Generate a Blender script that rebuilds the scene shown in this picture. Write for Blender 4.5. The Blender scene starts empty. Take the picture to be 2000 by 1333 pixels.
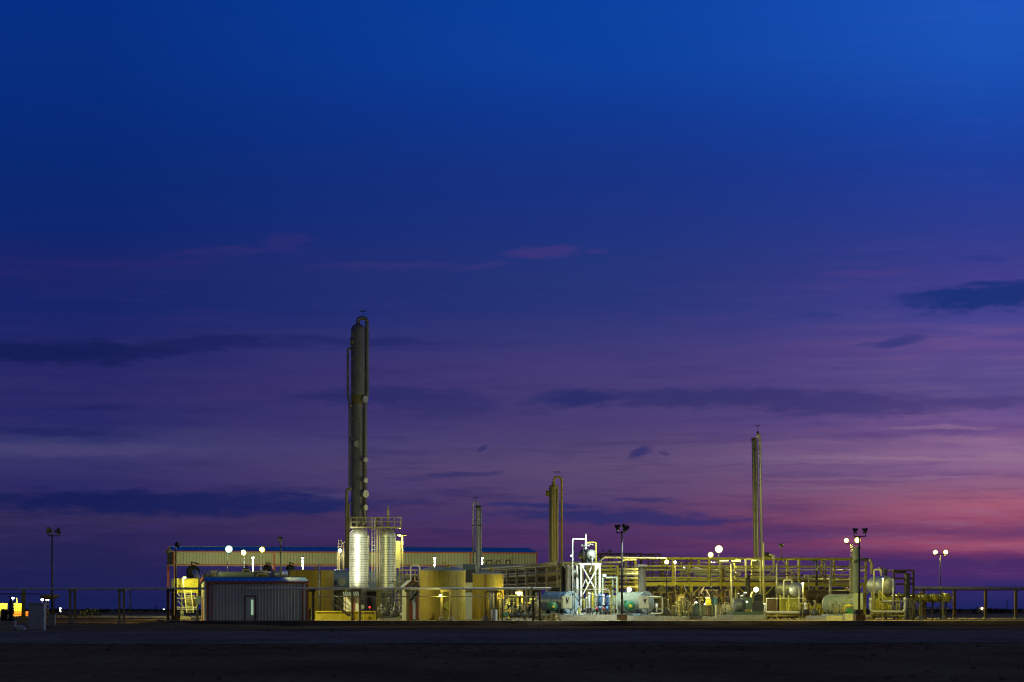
import bpy, math, random
from mathutils import Vector, Matrix, noise as mnoise
random.seed(7)
R = math.radians
scene = bpy.context.scene
COL = scene.collection

# ------------------------------------------------------------------ camera
LENS = 100.0
F = LENS / 36.0 * 2000.0          # photo pixels per unit of tangent
HZ = 1190.0                       # horizon row in the photo
EZ = 1.0                          # eye height above the gravel pad
cam_d = bpy.data.cameras.new('camera')
cam = bpy.data.objects.new('camera', cam_d)
COL.objects.link(cam)
cam.location = (0, 0, EZ)
cam.rotation_euler = (R(90), 0, 0)
cam_d.lens = LENS
cam_d.sensor_width = 36
cam_d.shift_y = (HZ - 666.5) / 2000.0
cam_d.clip_start = 1
cam_d.clip_end = 40000
scene.camera = cam

def P(px, py, d):
    return Vector(((px - 1000) * d / F, d, EZ + (HZ - py) * d / F))
def M_(npx, d):                    # photo pixels -> metres at distance d
    return npx * d / F

TH = R(11)                         # the plant's own grid is turned 11 degrees
U = Vector((math.cos(TH), math.sin(TH), 0))
V = Vector((-math.sin(TH), math.cos(TH), 0))
Z = Vector((0, 0, 1))

# ------------------------------------------------------------------ materials
def lin(c):
    return tuple(((x / 255) / 12.92 if x / 255 <= 0.04045 else ((x / 255 + 0.055) / 1.055) ** 2.4) for x in c)

MATS = {}
def mat(name, col, rough=0.55, metal=0.0, var=0.18, scale=1.2, streak=0.25, bump=0.0, dirt=(0.10, 0.08, 0.05), dirt_amt=0.25, coat=0.0):
    if name in MATS: return MATS[name]
    m = bpy.data.materials.new(name); m.use_nodes = True
    nt = m.node_tree; N = nt.nodes; L = nt.links
    b = N['Principled BSDF']
    tc = N.new('ShaderNodeTexCoord')
    n1 = N.new('ShaderNodeTexNoise'); n1.inputs['Scale'].default_value = scale; n1.inputs['Detail'].default_value = 6
    L.new(tc.outputs['Object'], n1.inputs['Vector'])
    mp = N.new('ShaderNodeMapping'); mp.inputs['Scale'].default_value = (6, 6, 0.35)
    L.new(tc.outputs['Object'], mp.inputs['Vector'])
    n2 = N.new('ShaderNodeTexNoise'); n2.inputs['Scale'].default_value = 1.0; n2.inputs['Detail'].default_value = 5
    L.new(mp.outputs[0], n2.inputs['Vector'])
    r1 = N.new('ShaderNodeMapRange'); r1.inputs['From Min'].default_value = 0.3; r1.inputs['From Max'].default_value = 0.7
    r1.inputs['To Min'].default_value = 1 - var; r1.inputs['To Max'].default_value = 1 + var
    L.new(n1.outputs['Fac'], r1.inputs['Value'])
    hsv = N.new('ShaderNodeHueSaturation'); hsv.inputs['Color'].default_value = (*col, 1)
    L.new(r1.outputs[0], hsv.inputs['Value'])
    r2 = N.new('ShaderNodeMapRange'); r2.inputs['From Min'].default_value = 0.55; r2.inputs['From Max'].default_value = 0.75
    r2.inputs['To Min'].default_value = 0; r2.inputs['To Max'].default_value = dirt_amt + streak * 0.5
    L.new(n2.outputs['Fac'], r2.inputs['Value'])
    mx = N.new('ShaderNodeMix'); mx.data_type = 'RGBA'
    L.new(r2.outputs[0], mx.inputs['Factor']); L.new(hsv.outputs[0], mx.inputs[6]); mx.inputs[7].default_value = (*dirt, 1)
    L.new(mx.outputs[2], b.inputs['Base Color'])
    rr = N.new('ShaderNodeMapRange'); rr.inputs['To Min'].default_value = max(0.05, rough - 0.12); rr.inputs['To Max'].default_value = min(1, rough + 0.15)
    L.new(n1.outputs['Fac'], rr.inputs['Value']); L.new(rr.outputs[0], b.inputs['Roughness'])
    b.inputs['Metallic'].default_value = metal
    if coat: b.inputs['Coat Weight'].default_value = coat
    if bump:
        bp = N.new('ShaderNodeBump'); bp.inputs['Strength'].default_value = bump; bp.inputs['Distance'].default_value = 0.05
        n3 = N.new('ShaderNodeTexNoise'); n3.inputs['Scale'].default_value = scale * 5
        L.new(tc.outputs['Object'], n3.inputs['Vector']); L.new(n3.outputs['Fac'], bp.inputs['Height']); L.new(bp.outputs[0], b.inputs['Normal'])
    MATS[name] = m
    return m

def emit(name, col, strength):
    if name in MATS: return MATS[name]
    m = bpy.data.materials.new(name); m.use_nodes = True
    b = m.node_tree.nodes['Principled BSDF']
    b.inputs['Base Color'].default_value = (*col, 1)
    b.inputs['Emission Color'].default_value = (*col, 1)
    b.inputs['Emission Strength'].default_value = strength
    MATS[name] = m
    return m

tan = mat('tan_paint', (0.42, 0.34, 0.17), 0.5, var=0.12, scale=0.6)
tan2 = mat('tan_paint_tank', (0.33, 0.235, 0.022), 0.6, var=0.2, scale=0.6, streak=0.6, dirt=(.09, .05, .015), dirt_amt=0.45)
yel = mat('yellow_structural_paint', (0.46, 0.41, 0.06), 0.5, var=0.15, scale=1.5)
yel2 = mat('bright_yellow_paint', (0.58, 0.50, 0.05), 0.45, var=0.12)
orange = mat('orange_red_trim', (0.42, 0.075, 0.02), 0.5, var=0.12)
wallw = mat('off_white_wall_panel', (0.46, 0.47, 0.34), 0.6, var=0.07, scale=0.5, dirt_amt=0.12)
wallg = mat('pale_grey_wall_panel', (0.50, 0.54, 0.57), 0.6, var=0.08, scale=0.5, dirt_amt=0.12)
roofb = mat('blue_roof_panel', (0.04, 0.20, 0.46), 0.32, var=0.12, scale=0.5)
slate = mat('slate_blue_roof', (0.10, 0.16, 0.24), 0.5)
silver = mat('aluminium_cladding', (0.55, 0.56, 0.55), 0.45, metal=0.65, var=0.22, scale=2.2, dirt_amt=0.25, bump=0.12)
silver2 = mat('dull_aluminium_cladding', (0.36, 0.37, 0.38), 0.5, metal=0.5, var=0.14, scale=2, dirt_amt=0.25, bump=0.08)
tower = mat('weathered_grey_cladding', (0.20, 0.205, 0.235), 0.55, metal=0.35, var=0.16, scale=1.2, dirt_amt=0.3, bump=0.06)
white = mat('white_paint', (0.88, 0.88, 0.86), 0.45, var=0.08)
pipew = mat('white_pipe_cladding', (0.5, 0.5, 0.48), 0.42, metal=0.4, var=0.1)
pipet = mat('tan_pipe', (0.30, 0.26, 0.16), 0.5, metal=0.1, var=0.15)
pipey = mat('cream_pipe', (0.58, 0.54, 0.36), 0.45, metal=0.1, var=0.12)
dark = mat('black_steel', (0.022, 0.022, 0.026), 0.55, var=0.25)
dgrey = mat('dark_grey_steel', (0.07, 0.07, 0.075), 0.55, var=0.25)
rust = mat('brown_steel', (0.12, 0.075, 0.04), 0.65, var=0.25)
blue = mat('blue_vessel_paint', (0.06, 0.10, 0.19), 0.42, var=0.12)
bluem = mat('blue_valve_paint', (0.04, 0.12, 0.30), 0.4)
red = mat('red_paint', (0.5, 0.05, 0.03), 0.45)
pblue = mat('pale_blue_paint', (0.30, 0.38, 0.47), 0.45, var=0.1)
pgreen = mat('pale_green_paint', (0.29, 0.33, 0.27), 0.5, var=0.12)
ggreen = mat('grey_green_paint', (0.10, 0.15, 0.12), 0.5, var=0.2)
green = mat('dark_green_paint', (0.02, 0.14, 0.07), 0.45)
stackm = mat('grey_brown_stack', (0.22, 0.19, 0.16), 0.6, var=0.18, scale=1.0)
cream = mat('cream_panel', (0.62, 0.58, 0.42), 0.45, var=0.1)
conc = mat('concrete', (0.42, 0.40, 0.34), 0.85, var=0.2, scale=3, bump=0.2)
wood = mat('weathered_post', (0.34, 0.27, 0.15), 0.8, var=0.25, scale=3, bump=0.2)
teal = mat('teal_roof', (0.01, 0.10, 0.11), 0.5)
leaf = mat('scrub_leaves', (0.035, 0.045, 0.02), 0.9)
glass = mat('dark_lens_glass', (0.10, 0.11, 0.12), 0.15, metal=0.3)
winlit = emit('lit_window_glass', (0.55, 0.85, 0.55), 0.45)
E_cool = emit('lamp_cool', (0.78, 1.0, 0.86), 55)
E_white = emit('lamp_white', (1.0, 1.0, 0.80), 45)
E_yel = emit('lamp_sodium', (1.0, 0.86, 0.30), 45)
E_ygr = emit('lamp_yellow_green', (0.90, 0.92, 0.25), 40)
G_cool = emit('lamp_bowl_cool', (0.55, .95, .80), 1.1); G_white = emit('lamp_bowl_white', (1, .98, .55), 1.3); G_yel = emit('lamp_bowl_sodium', (1, .80, .10), 1.1); G_ygr = emit('lamp_bowl_yellow_green', (.75, .80, .05), 1.0)
E_vio = emit('lamp_violet_white', (0.95, 0.85, 1.0), 25)
E_warm = emit('lamp_warm', (1.0, 0.75, 0.45), 15)
E_red = emit('lamp_red', (1.0, 0.03, 0.05), 2.5)
E_dim = emit('lamp_dim_white', (0.9, 1.0, 0.8), 6)

# ------------------------------------------------------------------ mesh builder
class MB:
    def __init__(s): s.v = []; s.f = []; s.sm = []; s.marks = []; s.nest = 0
    def mark(s, k):
        if not s.nest: s.marks.append((k, len(s.v), len(s.f)))
    def pieces(s, kinds):
        cuts = [m for m in s.marks if m[0] in kinds]
        if not cuts or cuts[0][2] > 0: cuts = [('', 0, 0)] + cuts
        out = []
        for i, (k, a, fa) in enumerate(cuts):
            b, fb = (cuts[i + 1][1], cuts[i + 1][2]) if i + 1 < len(cuts) else (len(s.v), len(s.f))
            n = MB(); n.v = s.v[a:b]; n.f = [[x - a for x in f] for f in s.f[fa:fb]]; n.sm = s.sm[fa:fb]
            if n.f: out.append(n)
        return out
    def add(s, vs, fs, smooth=False):
        o = len(s.v); s.v += [Vector(v) for v in vs]
        for f in fs: s.f.append([o + i for i in f]); s.sm.append(smooth)
        return s
    def obox(s, c, ax, ay, az):     # half-axis vectors
        c = Vector(c); vs = [c + sx * ax + sy * ay + sz * az for sz in (-1, 1) for sy in (-1, 1) for sx in (-1, 1)]
        return s.add(vs, [(0, 2, 3, 1), (4, 5, 7, 6), (0, 1, 5, 4), (2, 6, 7, 3), (0, 4, 6, 2), (1, 3, 7, 5)])
    def box(s, c, sx, sy, sz, rot=TH):
        u = Vector((math.cos(rot), math.sin(rot), 0)); v = Vector((-math.sin(rot), math.cos(rot), 0))
        return s.obox(c, u * sx / 2, v * sy / 2, Z * sz / 2)
    def px(s, x0, y0, x1, y1, d, dep, rot=TH, zb=0.0):
        s.mark('px')
        """box whose front face fills the photo rectangle at distance d; y1=None stands on zb"""
        xc = (x0 + x1) / 2; w = M_(x1 - x0, d); zt = P(xc, y0, d).z
        z0 = zb if y1 is None else P(xc, y1, d).z
        v = Vector((-math.sin(rot), math.cos(rot), 0))
        c = P(xc, HZ, d); c.z = (zt + z0) / 2
        return s.box(c + v * dep / 2, w, dep, zt - z0, rot)
    def bar(s, a, b, w=0.1, h=None):
        s.mark('bar'); a = Vector(a); b = Vector(b); h = h or w; d = b - a
        if d.length < 1e-5: return s
        t = d.normalized(); ref = Z if abs(t.z) < 0.9 else V
        x = t.cross(ref).normalized(); y = x.cross(t)
        return s.obox((a + b) / 2, t * d.length / 2, x * w / 2, y * h / 2)
    def lathe(s, o, axis, prof, n=20, cap0=False, cap1=False, smooth=True):
        o = Vector(o); axis = Vector(axis).normalized(); ref = Z if abs(axis.z) < 0.9 else Vector((1, 0, 0))
        x = axis.cross(ref).normalized(); y = axis.cross(x)
        vs = []; k = len(prof)
        for r, t in prof:
            for i in range(n):
                a = 2 * math.pi * i / n; vs.append(o + axis * t + (x * math.cos(a) + y * math.sin(a)) * r)
        fs = [(j * n + i, j * n + (i + 1) % n, (j + 1) * n + (i + 1) % n, (j + 1) * n + i) for j in range(k - 1) for i in range(n)]
        s.add(vs, fs, smooth)
        b = len(s.v) - len(vs)
        if cap0: s.f.append([b + i for i in range(n)][::-1]); s.sm.append(False)
        if cap1: s.f.append([b + (k - 1) * n + i for i in range(n)]); s.sm.append(False)
        return s
    def cyl(s, a, b, r, r2=None, n=14, caps=True):
        s.mark('cyl'); a = Vector(a); b = Vector(b); r2 = r if r2 is None else r2; d = b - a
        return s.lathe(a, d, [(r, 0), (r2, d.length)], n, caps, caps)
    def disc(s, c, axis, r, t=0.06, n=20):
        s.mark('disc'); s.nest += 1
        c = Vector(c); axis = Vector(axis).normalized()
        s.cyl(c - axis * t / 2, c + axis * t / 2, r, n=n); s.nest -= 1
        return s
    def ball(s, c, r, n=12):
        s.mark('ball')
        return s.lathe(Vector(c) - Z * r, Z, [(r * math.sin(math.pi * i / 8) + 1e-4, r - r * math.cos(math.pi * i / 8)) for i in range(9)], n)
    def tube(s, pts, r, bend=None, n=10):
        s.mark('tube'); pts = [Vector(p) for p in pts]; bend = r * 2.2 if bend is None else bend
        path = [pts[0]]
        for i in range(1, len(pts) - 1):
            a, b, c = pts[i - 1], pts[i], pts[i + 1]
            d1 = (a - b); d2 = (c - b); k = min(bend, d1.length * .48, d2.length * .48)
            p0 = b + d1.normalized() * k; p2 = b + d2.normalized() * k
            for q in range(6):
                t = q / 5; path.append(p0 * (1 - t) ** 2 + b * 2 * t * (1 - t) + p2 * t * t)
        path.append(pts[-1])
        q = [path[0]]
        for p in path[1:]:
            if (p - q[-1]).length > 1e-4: q.append(p)
        path = q
        t0 = (path[1] - path[0]).normalized(); ref = Z if abs(t0.z) < 0.9 else Vector((1, 0, 0)); x = t0.cross(ref).normalized()
        vs = []
        for i, p in enumerate(path):
            t = ((path[min(i + 1, len(path) - 1)] - path[max(i - 1, 0)])).normalized()
            x = (x - t * x.dot(t)).normalized(); y = t.cross(x)
            for j in range(n):
                a = 2 * math.pi * j / n; vs.append(p + (x * math.cos(a) + y * math.sin(a)) * r)
        k = len(path)
        s.add(vs, [(j * n + i, j * n + (i + 1) % n, (j + 1) * n + (i + 1) % n, (j + 1) * n + i) for j in range(k - 1) for i in range(n)], True)
        b = len(s.v) - len(vs)
        s.f.append([b + i for i in range(n)][::-1]); s.sm.append(False)
        s.f.append([b + (k - 1) * n + i for i in range(n)]); s.sm.append(False)
        return s
    def ladder(s, p, q, w, ax=None, step=0.3, r=0.03):
        ax = ax or U; p = Vector(p); q = Vector(q)
        s.bar(p - ax * w / 2, q - ax * w / 2, r * 1.6); s.bar(p + ax * w / 2, q + ax * w / 2, r * 1.6)
        L = (q - p).length; k = max(1, int(L / step))
        for i in range(1, k): c = p + (q - p) * i / k; s.bar(c - ax * w / 2, c + ax * w / 2, r)
        return s
    def mesh(s, name, origin):
        me = bpy.data.meshes.new(name); o = Vector(origin)
        me.from_pydata([tuple(v - o) for v in s.v], [], s.f)
        for p, q in zip(me.polygons, s.sm): p.use_smooth = q
        me.update(); return me

def finish(o, m):
    o.data.materials.append(m)
    import bmesh
    bm = bmesh.new(); bm.from_mesh(o.data); bmesh.ops.recalc_face_normals(bm, faces=bm.faces); bm.to_mesh(o.data); bm.free()

class T:
    """a thing: an Empty at its base that parents its parts"""
    def __init__(s, name, label, cat, base, group=None):
        s.base = Vector(base)
        s.o = bpy.data.objects.new(name, None); COL.objects.link(s.o); s.o.location = s.base
        s.o.empty_display_size = 0.3
        s.o['label'] = label; s.o['category'] = cat; s.o['kind'] = 'thing'
        if group: s.o['group'] = group
    def part(s, name, mb, m, parent=None, label=None):
        o = bpy.data.objects.new(name, mb.mesh(name, s.base)); COL.objects.link(o)
        o.parent = parent or s.o
        finish(o, m)
        if label: o['label'] = label
        return o
    def each(s, name, mb, m, kinds=('tube', 'cyl'), parent=None):
        for p in mb.pieces(kinds): s.part(name, p, m, parent)
    def light(s, loc, col, power, radius=0.25, aim=None, ang=150, blend=0.6, parent=None):
        kind = 'SPOT' if aim is not None else 'POINT'
        ld = bpy.data.lights.new('lamp_light', kind); ld.energy = power; ld.color = col; ld.shadow_soft_size = radius
        o = bpy.data.objects.new('lamp_light', ld); COL.objects.link(o)
        o.parent = s.o; o.location = Vector(loc) - s.base
        if aim is not None:
            ld.spot_size = R(ang); ld.spot_blend = blend
            o.rotation_euler = (Vector(aim) - Vector(loc)).to_track_quat('-Z', 'Y').to_euler()
        return o

def single(name, mb, m, label, cat, base, group=None):
    o = bpy.data.objects.new(name, mb.mesh(name, base)); COL.objects.link(o); o.location = base
    finish(o, m); o['label'] = label; o['category'] = cat; o['kind'] = 'thing'
    if group: o['group'] = group
    return o
def multi(name, mb, m, label, cat, base, part='pipe', kinds=('tube',), group=None):
    t = T(name, label, cat, base, group); t.each(part, mb, m, kinds); return t
def setting(name, mb, m, kind='structure', smooth=None):
    o = bpy.data.objects.new(name, mb.mesh(name, (0, 0, 0))); COL.objects.link(o); finish(o, m); o['kind'] = kind
    return o
def G(px, d, z=0.0):                # base point on the pad
    p = P(px, HZ, d); p.z = z; return p
def dup(t, loc, label):
    r = t.o.copy(); COL.objects.link(r); r.location = loc; r['label'] = label
    for ch in list(t.o.children):
        c = ch.copy(); COL.objects.link(c); c.parent = r
        for g in ch.children:
            e = g.copy(); COL.objects.link(e); e.parent = c
    return r

# ------------------------------------------------------------------ ground
def sst(a, b, x):
    t = max(0, min(1, (x - a) / (b - a))); return t * t * (3 - 2 * t)
def lerp_pts(pts, x):
    if x <= pts[0][0]: return pts[0][1]
    for (a, b), (c, d) in zip(pts, pts[1:]):
        if x <= c: return b + (d - b) * (x - a) / (c - a)
    return pts[-1][1]
def gh(x, y):
    right = lerp_pts([(0, -0.95), (110, -0.92), (237, -0.40), (238.2, -0.38), (241, -0.03), (246, -0.012), (9000, -0.012)], y)
    left = lerp_pts([(0, -0.95), (110, -0.92), (200, -0.53), (290, -0.02), (9000, -0.012)], y)
    k = sst(-33.5, -29.5, x)
    h = left * (1 - k) + right * k
    near = 1 - sst(225, 239, y)
    n = mnoise.noise(Vector((x * .12, y * .05, 0))) * .06 + mnoise.noise(Vector((x * .6, y * .35, 3))) * .025
    if y < 400: h += n * near
    # windrow of graded dirt along the track, a rut beside it
    yc = 137 + 5 * mnoise.noise(Vector((x * .05, 9, 0))) + x * .05
    am = .11 * (.6 + .9 * mnoise.noise(Vector((x * .15, 2, 5)))) if x < 25 else .05
    h += max(0, am) * math.exp(-((y - yc) / 1.6) ** 2) - .07 * math.exp(-((y - yc + 5) / 2.5) ** 2)
    h += .05 * math.exp(-((y - 205 - x * .1) / 2.0) ** 2)
    # low heap left of the shed
    h += .36 * math.exp(-((x + 27.5) / 3.4) ** 2 - ((y - 224) / 5) ** 2) * (1 + .5 * mnoise.noise(Vector((x, y, 0))))
    h += .18 * math.exp(-((x + 22) / 3.6) ** 2 - ((y - 226) / 4) ** 2)
    # dark hollow in the foreground, right of centre
    h -= .16 * math.exp(-((x - 4) / 6) ** 2 - ((y - 118) / 9) ** 2)
    return h
ys = [30, 45, 60] + [70 + 2 * i for i in range(30)] + [130 + .7 * i for i in range(28)] + [150 + 2.2 * i for i in range(37)] + [232 + 1 * i for i in range(22)] + [258, 265, 275, 290, 310, 340, 380, 430, 500, 650, 900, 1300, 2000, 3500, 6000, 12000, 25000]
xs = [-9000, -4000, -1500, -600, -250, -120, -80] + [-60 + 0.8 * i for i in range(151)] + [80, 120, 250, 600, 1500, 4000, 9000]
mb = MB()
nx = len(xs)
for y in ys:
    for x in xs:
        xx = x * (1 if y < 600 else y / 600 * .6 if abs(x) > 60 else 1)
        mb.v.append(Vector((xx, y, gh(xx, y))))
for j in range(len(ys) - 1):
    for i in range(nx - 1):
        mb.f.append((j * nx + i, j * nx + i + 1, (j + 1) * nx + i + 1, (j + 1) * nx + i)); mb.sm.append(True)

def ground_mat(name, c1, c2, c3, s1, s2, bump):
    m = bpy.data.materials.new(name); m.use_nodes = True
    nt = m.node_tree; N = nt.nodes; L = nt.links; b = N['Principled BSDF']; b.inputs['Roughness'].default_value = .95
    b.inputs['Specular IOR Level'].default_value = 0.0
    tc = N.new('ShaderNodeTexCoord')
    mp = N.new('ShaderNodeMapping'); mp.inputs['Scale'].default_value = (1, .35, 1); L.new(tc.outputs['Object'], mp.inputs[0])
    n1 = N.new('ShaderNodeTexNoise'); n1.inputs['Scale'].default_value = s1; n1.inputs['Detail'].default_value = 8; n1.inputs['Roughness'].default_value = .6
    L.new(mp.outputs[0], n1.inputs['Vector'])
    cr = N.new('ShaderNodeValToRGB'); e = cr.color_ramp.elements
    e[0].position = .35; e[0].color = (*c1, 1); e[1].position = .68; e[1].color = (*c3, 1); k = e.new(.5); k.color = (*c2, 1)
    L.new(n1.outputs['Fac'], cr.inputs[0])
    n2 = N.new('ShaderNodeTexNoise'); n2.inputs['Scale'].default_value = s2; n2.inputs['Detail'].default_value = 6; L.new(tc.outputs['Object'], n2.inputs['Vector'])
    mr = N.new('ShaderNodeMapRange'); mr.inputs['From Min'].default_value = .3; mr.inputs['From Max'].default_value = .7; mr.inputs['To Min'].default_value = .6; mr.inputs['To Max'].default_value = 1.35
    L.new(n2.outputs['Fac'], mr.inputs[0])
    mx = N.new('ShaderNodeMix'); mx.data_type = 'RGBA'; mx.blend_type = 'MULTIPLY'; mx.inputs['Factor'].default_value = 1
    L.new(cr.outputs[0], mx.inputs[6]); L.new(mr.outputs[0], mx.inputs[7]); L.new(mx.outputs[2], b.inputs['Base Color'])
    bp = N.new('ShaderNodeBump'); bp.inputs['Strength'].default_value = bump; bp.inputs['Distance'].default_value = .1
    L.new(n2.outputs['Fac'], bp.inputs['Height']); L.new(bp.outputs[0], b.inputs['Normal'])
    return m
dirt = ground_mat('dry_dirt', (.20, .115, .052), (.30, .175, .080), (.40, .235, .11), .10, 2.2, .5)
road_m = ground_mat('packed_track_dirt', (.30, .20, .13), (.38, .26, .17), (.46, .32, .21), .15, 1.5, .3)
gravel = ground_mat('pale_gravel', (.34, .24, .12), (.46, .33, .17), (.56, .41, .22), .5, 6, .5)
setting('ground', mb, dirt)

bermm = ground_mat('shade_darkened_berm_soil', (.05, .035, .022), (.08, .055, .035), (.12, .085, .055), .3, 2.5, .6)  # shade on the slope below the pad edge is put into this darker colour
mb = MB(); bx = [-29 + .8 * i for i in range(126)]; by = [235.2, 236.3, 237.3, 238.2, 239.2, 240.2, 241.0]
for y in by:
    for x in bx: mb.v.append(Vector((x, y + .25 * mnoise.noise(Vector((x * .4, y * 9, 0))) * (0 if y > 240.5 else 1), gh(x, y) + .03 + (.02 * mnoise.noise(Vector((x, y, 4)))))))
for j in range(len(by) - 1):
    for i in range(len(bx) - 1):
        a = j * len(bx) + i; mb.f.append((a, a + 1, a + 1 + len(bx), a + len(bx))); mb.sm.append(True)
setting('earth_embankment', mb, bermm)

# graded dirt track crossing in front of the plant
mb = MB(); rx = [-90 + 1.5 * i for i in range(121)]; ry = [(146 + 4.2 * k) for k in range(14)]
for y in ry:
    for x in rx:
        yy = y + x * .07 + 1.5 * mnoise.noise(Vector((x * .1, y, 0)))
        mb.v.append(Vector((x, yy, gh(x, yy) + .02)))
for j in range(len(ry) - 1):
    for i in range(len(rx) - 1):
        a = j * len(rx) + i; mb.f.append((a, a + 1, a + 1 + len(rx), a + len(rx))); mb.sm.append(True)
setting('dirt_road', mb, road_m)

# gravel pad of the plant
mb = MB()
edge = [G(322, 241.2), G(318, 262), G(296, 300), G(185, 350), G(150, 540), G(2600, 540), G(2300, 241.2)]
n = len(edge)
mb.add(edge + [p - Z * .01 for p in edge], [tuple(range(n))[::-1]] + [(i, (i + 1) % n, n + (i + 1) % n, n + i) for i in range(n)])
setting('gravel_pad', mb, gravel)

# sparse weeds on the foreground dirt: nobody could count the blades
mb = MB()
for i in range(420):
    y = random.uniform(74, 225); x = random.uniform(-.19, .19) * y
    if random.random() < .5: y = 132 + random.uniform(-6, 6) + x * .05
    c = Vector((x, y, gh(x, y))); h = random.uniform(.04, .13)
    for k in range(6):
        a = random.uniform(0, 6.28); r_ = random.uniform(.02, .16); p = c + Vector((math.cos(a) * r_, math.sin(a) * r_, 0)); w_ = random.uniform(.01, .03)
        mb.add([p - Vector((w_, 0, .02)), p + Vector((w_, 0, -.02)), p + Vector((random.uniform(-.08, .08), random.uniform(-.05, .05), h))], [(0, 1, 2)])
setting('weeds', mb, mat('dry_weeds', (.12, .10, .05), .9), 'stuff')

# far scrub on the plain: one countless mass
mb = MB()
for i in range(900):
    d = random.uniform(700, 2600); x = random.uniform(-.2, .2) * d; h = random.uniform(.3, 1.0) * d / 1100
    c = Vector((x, d, 0)); w = h * random.uniform(1, 2.5)
    for k in range(5):
        a = random.uniform(0, 6.28); q = c + Vector((math.cos(a) * w * .5, math.sin(a) * w * .5, 0)); hh = h * random.uniform(.5, 1)
        mb.add([q - Vector((w * .3, 0, 0)), q + Vector((w * .3, .2, 0)), q + Vector((random.uniform(-.2, .2) * w, 0, hh)), q + Vector((0, w * .3, hh * .3))], [(0, 1, 2), (0, 2, 3), (1, 3, 2)])
setting('far_scrub', mb, leaf, 'stuff')
def bush(px, d, w, h, label):
    mb = MB(); c = G(px, d)
    for i in range(160):
        a = random.uniform(0, 6.28); rr = random.random() ** .5 * w / 2; z = random.random() * h * (1 - (rr / (w / 2)) ** 2 * .6)
        p = c + Vector((math.cos(a) * rr, math.sin(a) * rr, z)); s_ = w * .09
        q = [p + Vector([random.uniform(-s_, s_) for _ in range(3)]) for _ in range(3)]
        for v_ in q: v_.z = max(0.0, v_.z)
        mb.add(q, [(0, 1, 2)])
    for i in range(7): mb.bar(c, c + Vector((random.uniform(-w / 3, w / 3), 0, h * .7)), .05)
    single('bush', mb, leaf, label, 'bush', c)
bush(178, 420, 3.0, 1.35, 'dark round bush on the plain between the two leftmost twin pipe supports')
bush(1932, 700, 8.0, 1.2, 'dark low bush on the plain just left of the far white car lights')

# ------------------------------------------------------------------ sky
w = bpy.data.worlds.new('World'); scene.world = w; w.use_nodes = True
nt = w.node_tree; N = nt.nodes; L = nt.links
bg = N['Background']
def mth(op, a, b=None, clamp=False):
    n = N.new('ShaderNodeMath'); n.operation = op; n.use_clamp = clamp
    for i, v in enumerate((a, b)):
        if v is None: continue
        if isinstance(v, (int, float)): n.inputs[i].default_value = v
        else: L.new(v, n.inputs[i])
    return n.outputs[0]
def vm(op, a, b=None):
    n = N.new('ShaderNodeVectorMath'); n.operation = op
    for i, v in enumerate((a, b)):
        if v is None: continue
        if isinstance(v, (tuple, list)): n.inputs[i].default_value = v
        else: L.new(v, n.inputs[i])
    return n
tc = N.new('ShaderNodeTexCoord')
sep = N.new('ShaderNodeSeparateXYZ'); L.new(tc.outputs['Generated'], sep.inputs[0])
az = mth('ARCTAN2', sep.outputs[0], sep.outputs[1])                 # radians, 0 = +Y, to the right positive
hyp = mth('SQRT', mth('ADD', mth('MULTIPLY', sep.outputs[0], sep.outputs[0]), mth('MULTIPLY', sep.outputs[1], sep.outputs[1])))
el = mth('ARCTAN2', sep.outputs[2], hyp)
cmb = N.new('ShaderNodeCombineXYZ'); L.new(az, cmb.inputs[0]); L.new(el, cmb.inputs[1])
AE = cmb.outputs[0]
def azel(px, py):
    a = math.atan((px - 1000) / F); e = math.atan((HZ - py) / F * math.cos(a)); return a, e
def wnoise(sx, sy, scale, detail=5, rough=.55):
    m = vm('MULTIPLY', AE, (sx, sy, 1)); n = N.new('ShaderNodeTexNoise'); n.inputs['Scale'].default_value = scale
    n.inputs['Detail'].default_value = detail; n.inputs['Roughness'].default_value = rough
    L.new(m.outputs[0], n.inputs['Vector']); return n.outputs['Fac']
n_wave = wnoise(5, 30, 2.2, 4)         # long streaky wobble
n_fine = wnoise(12, 75, 4.0, 6, .62)
n_puff = wnoise(22, 95, 4.0, 9, .68)
lowk = N.new('ShaderNodeMapRange'); L.new(el, lowk.inputs[0]); lowk.inputs[1].default_value = .08; lowk.inputs[2].default_value = .15; lowk.inputs[3].default_value = 1; lowk.inputs[4].default_value = .25
el_w = mth('ADD', el, mth('MULTIPLY', lowk.outputs[0], mth('ADD', mth('MULTIPLY', mth('SUBTRACT', n_wave, .5), .010), mth('MULTIPLY', mth('SUBTRACT', n_fine, .5), .0045))))
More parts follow.
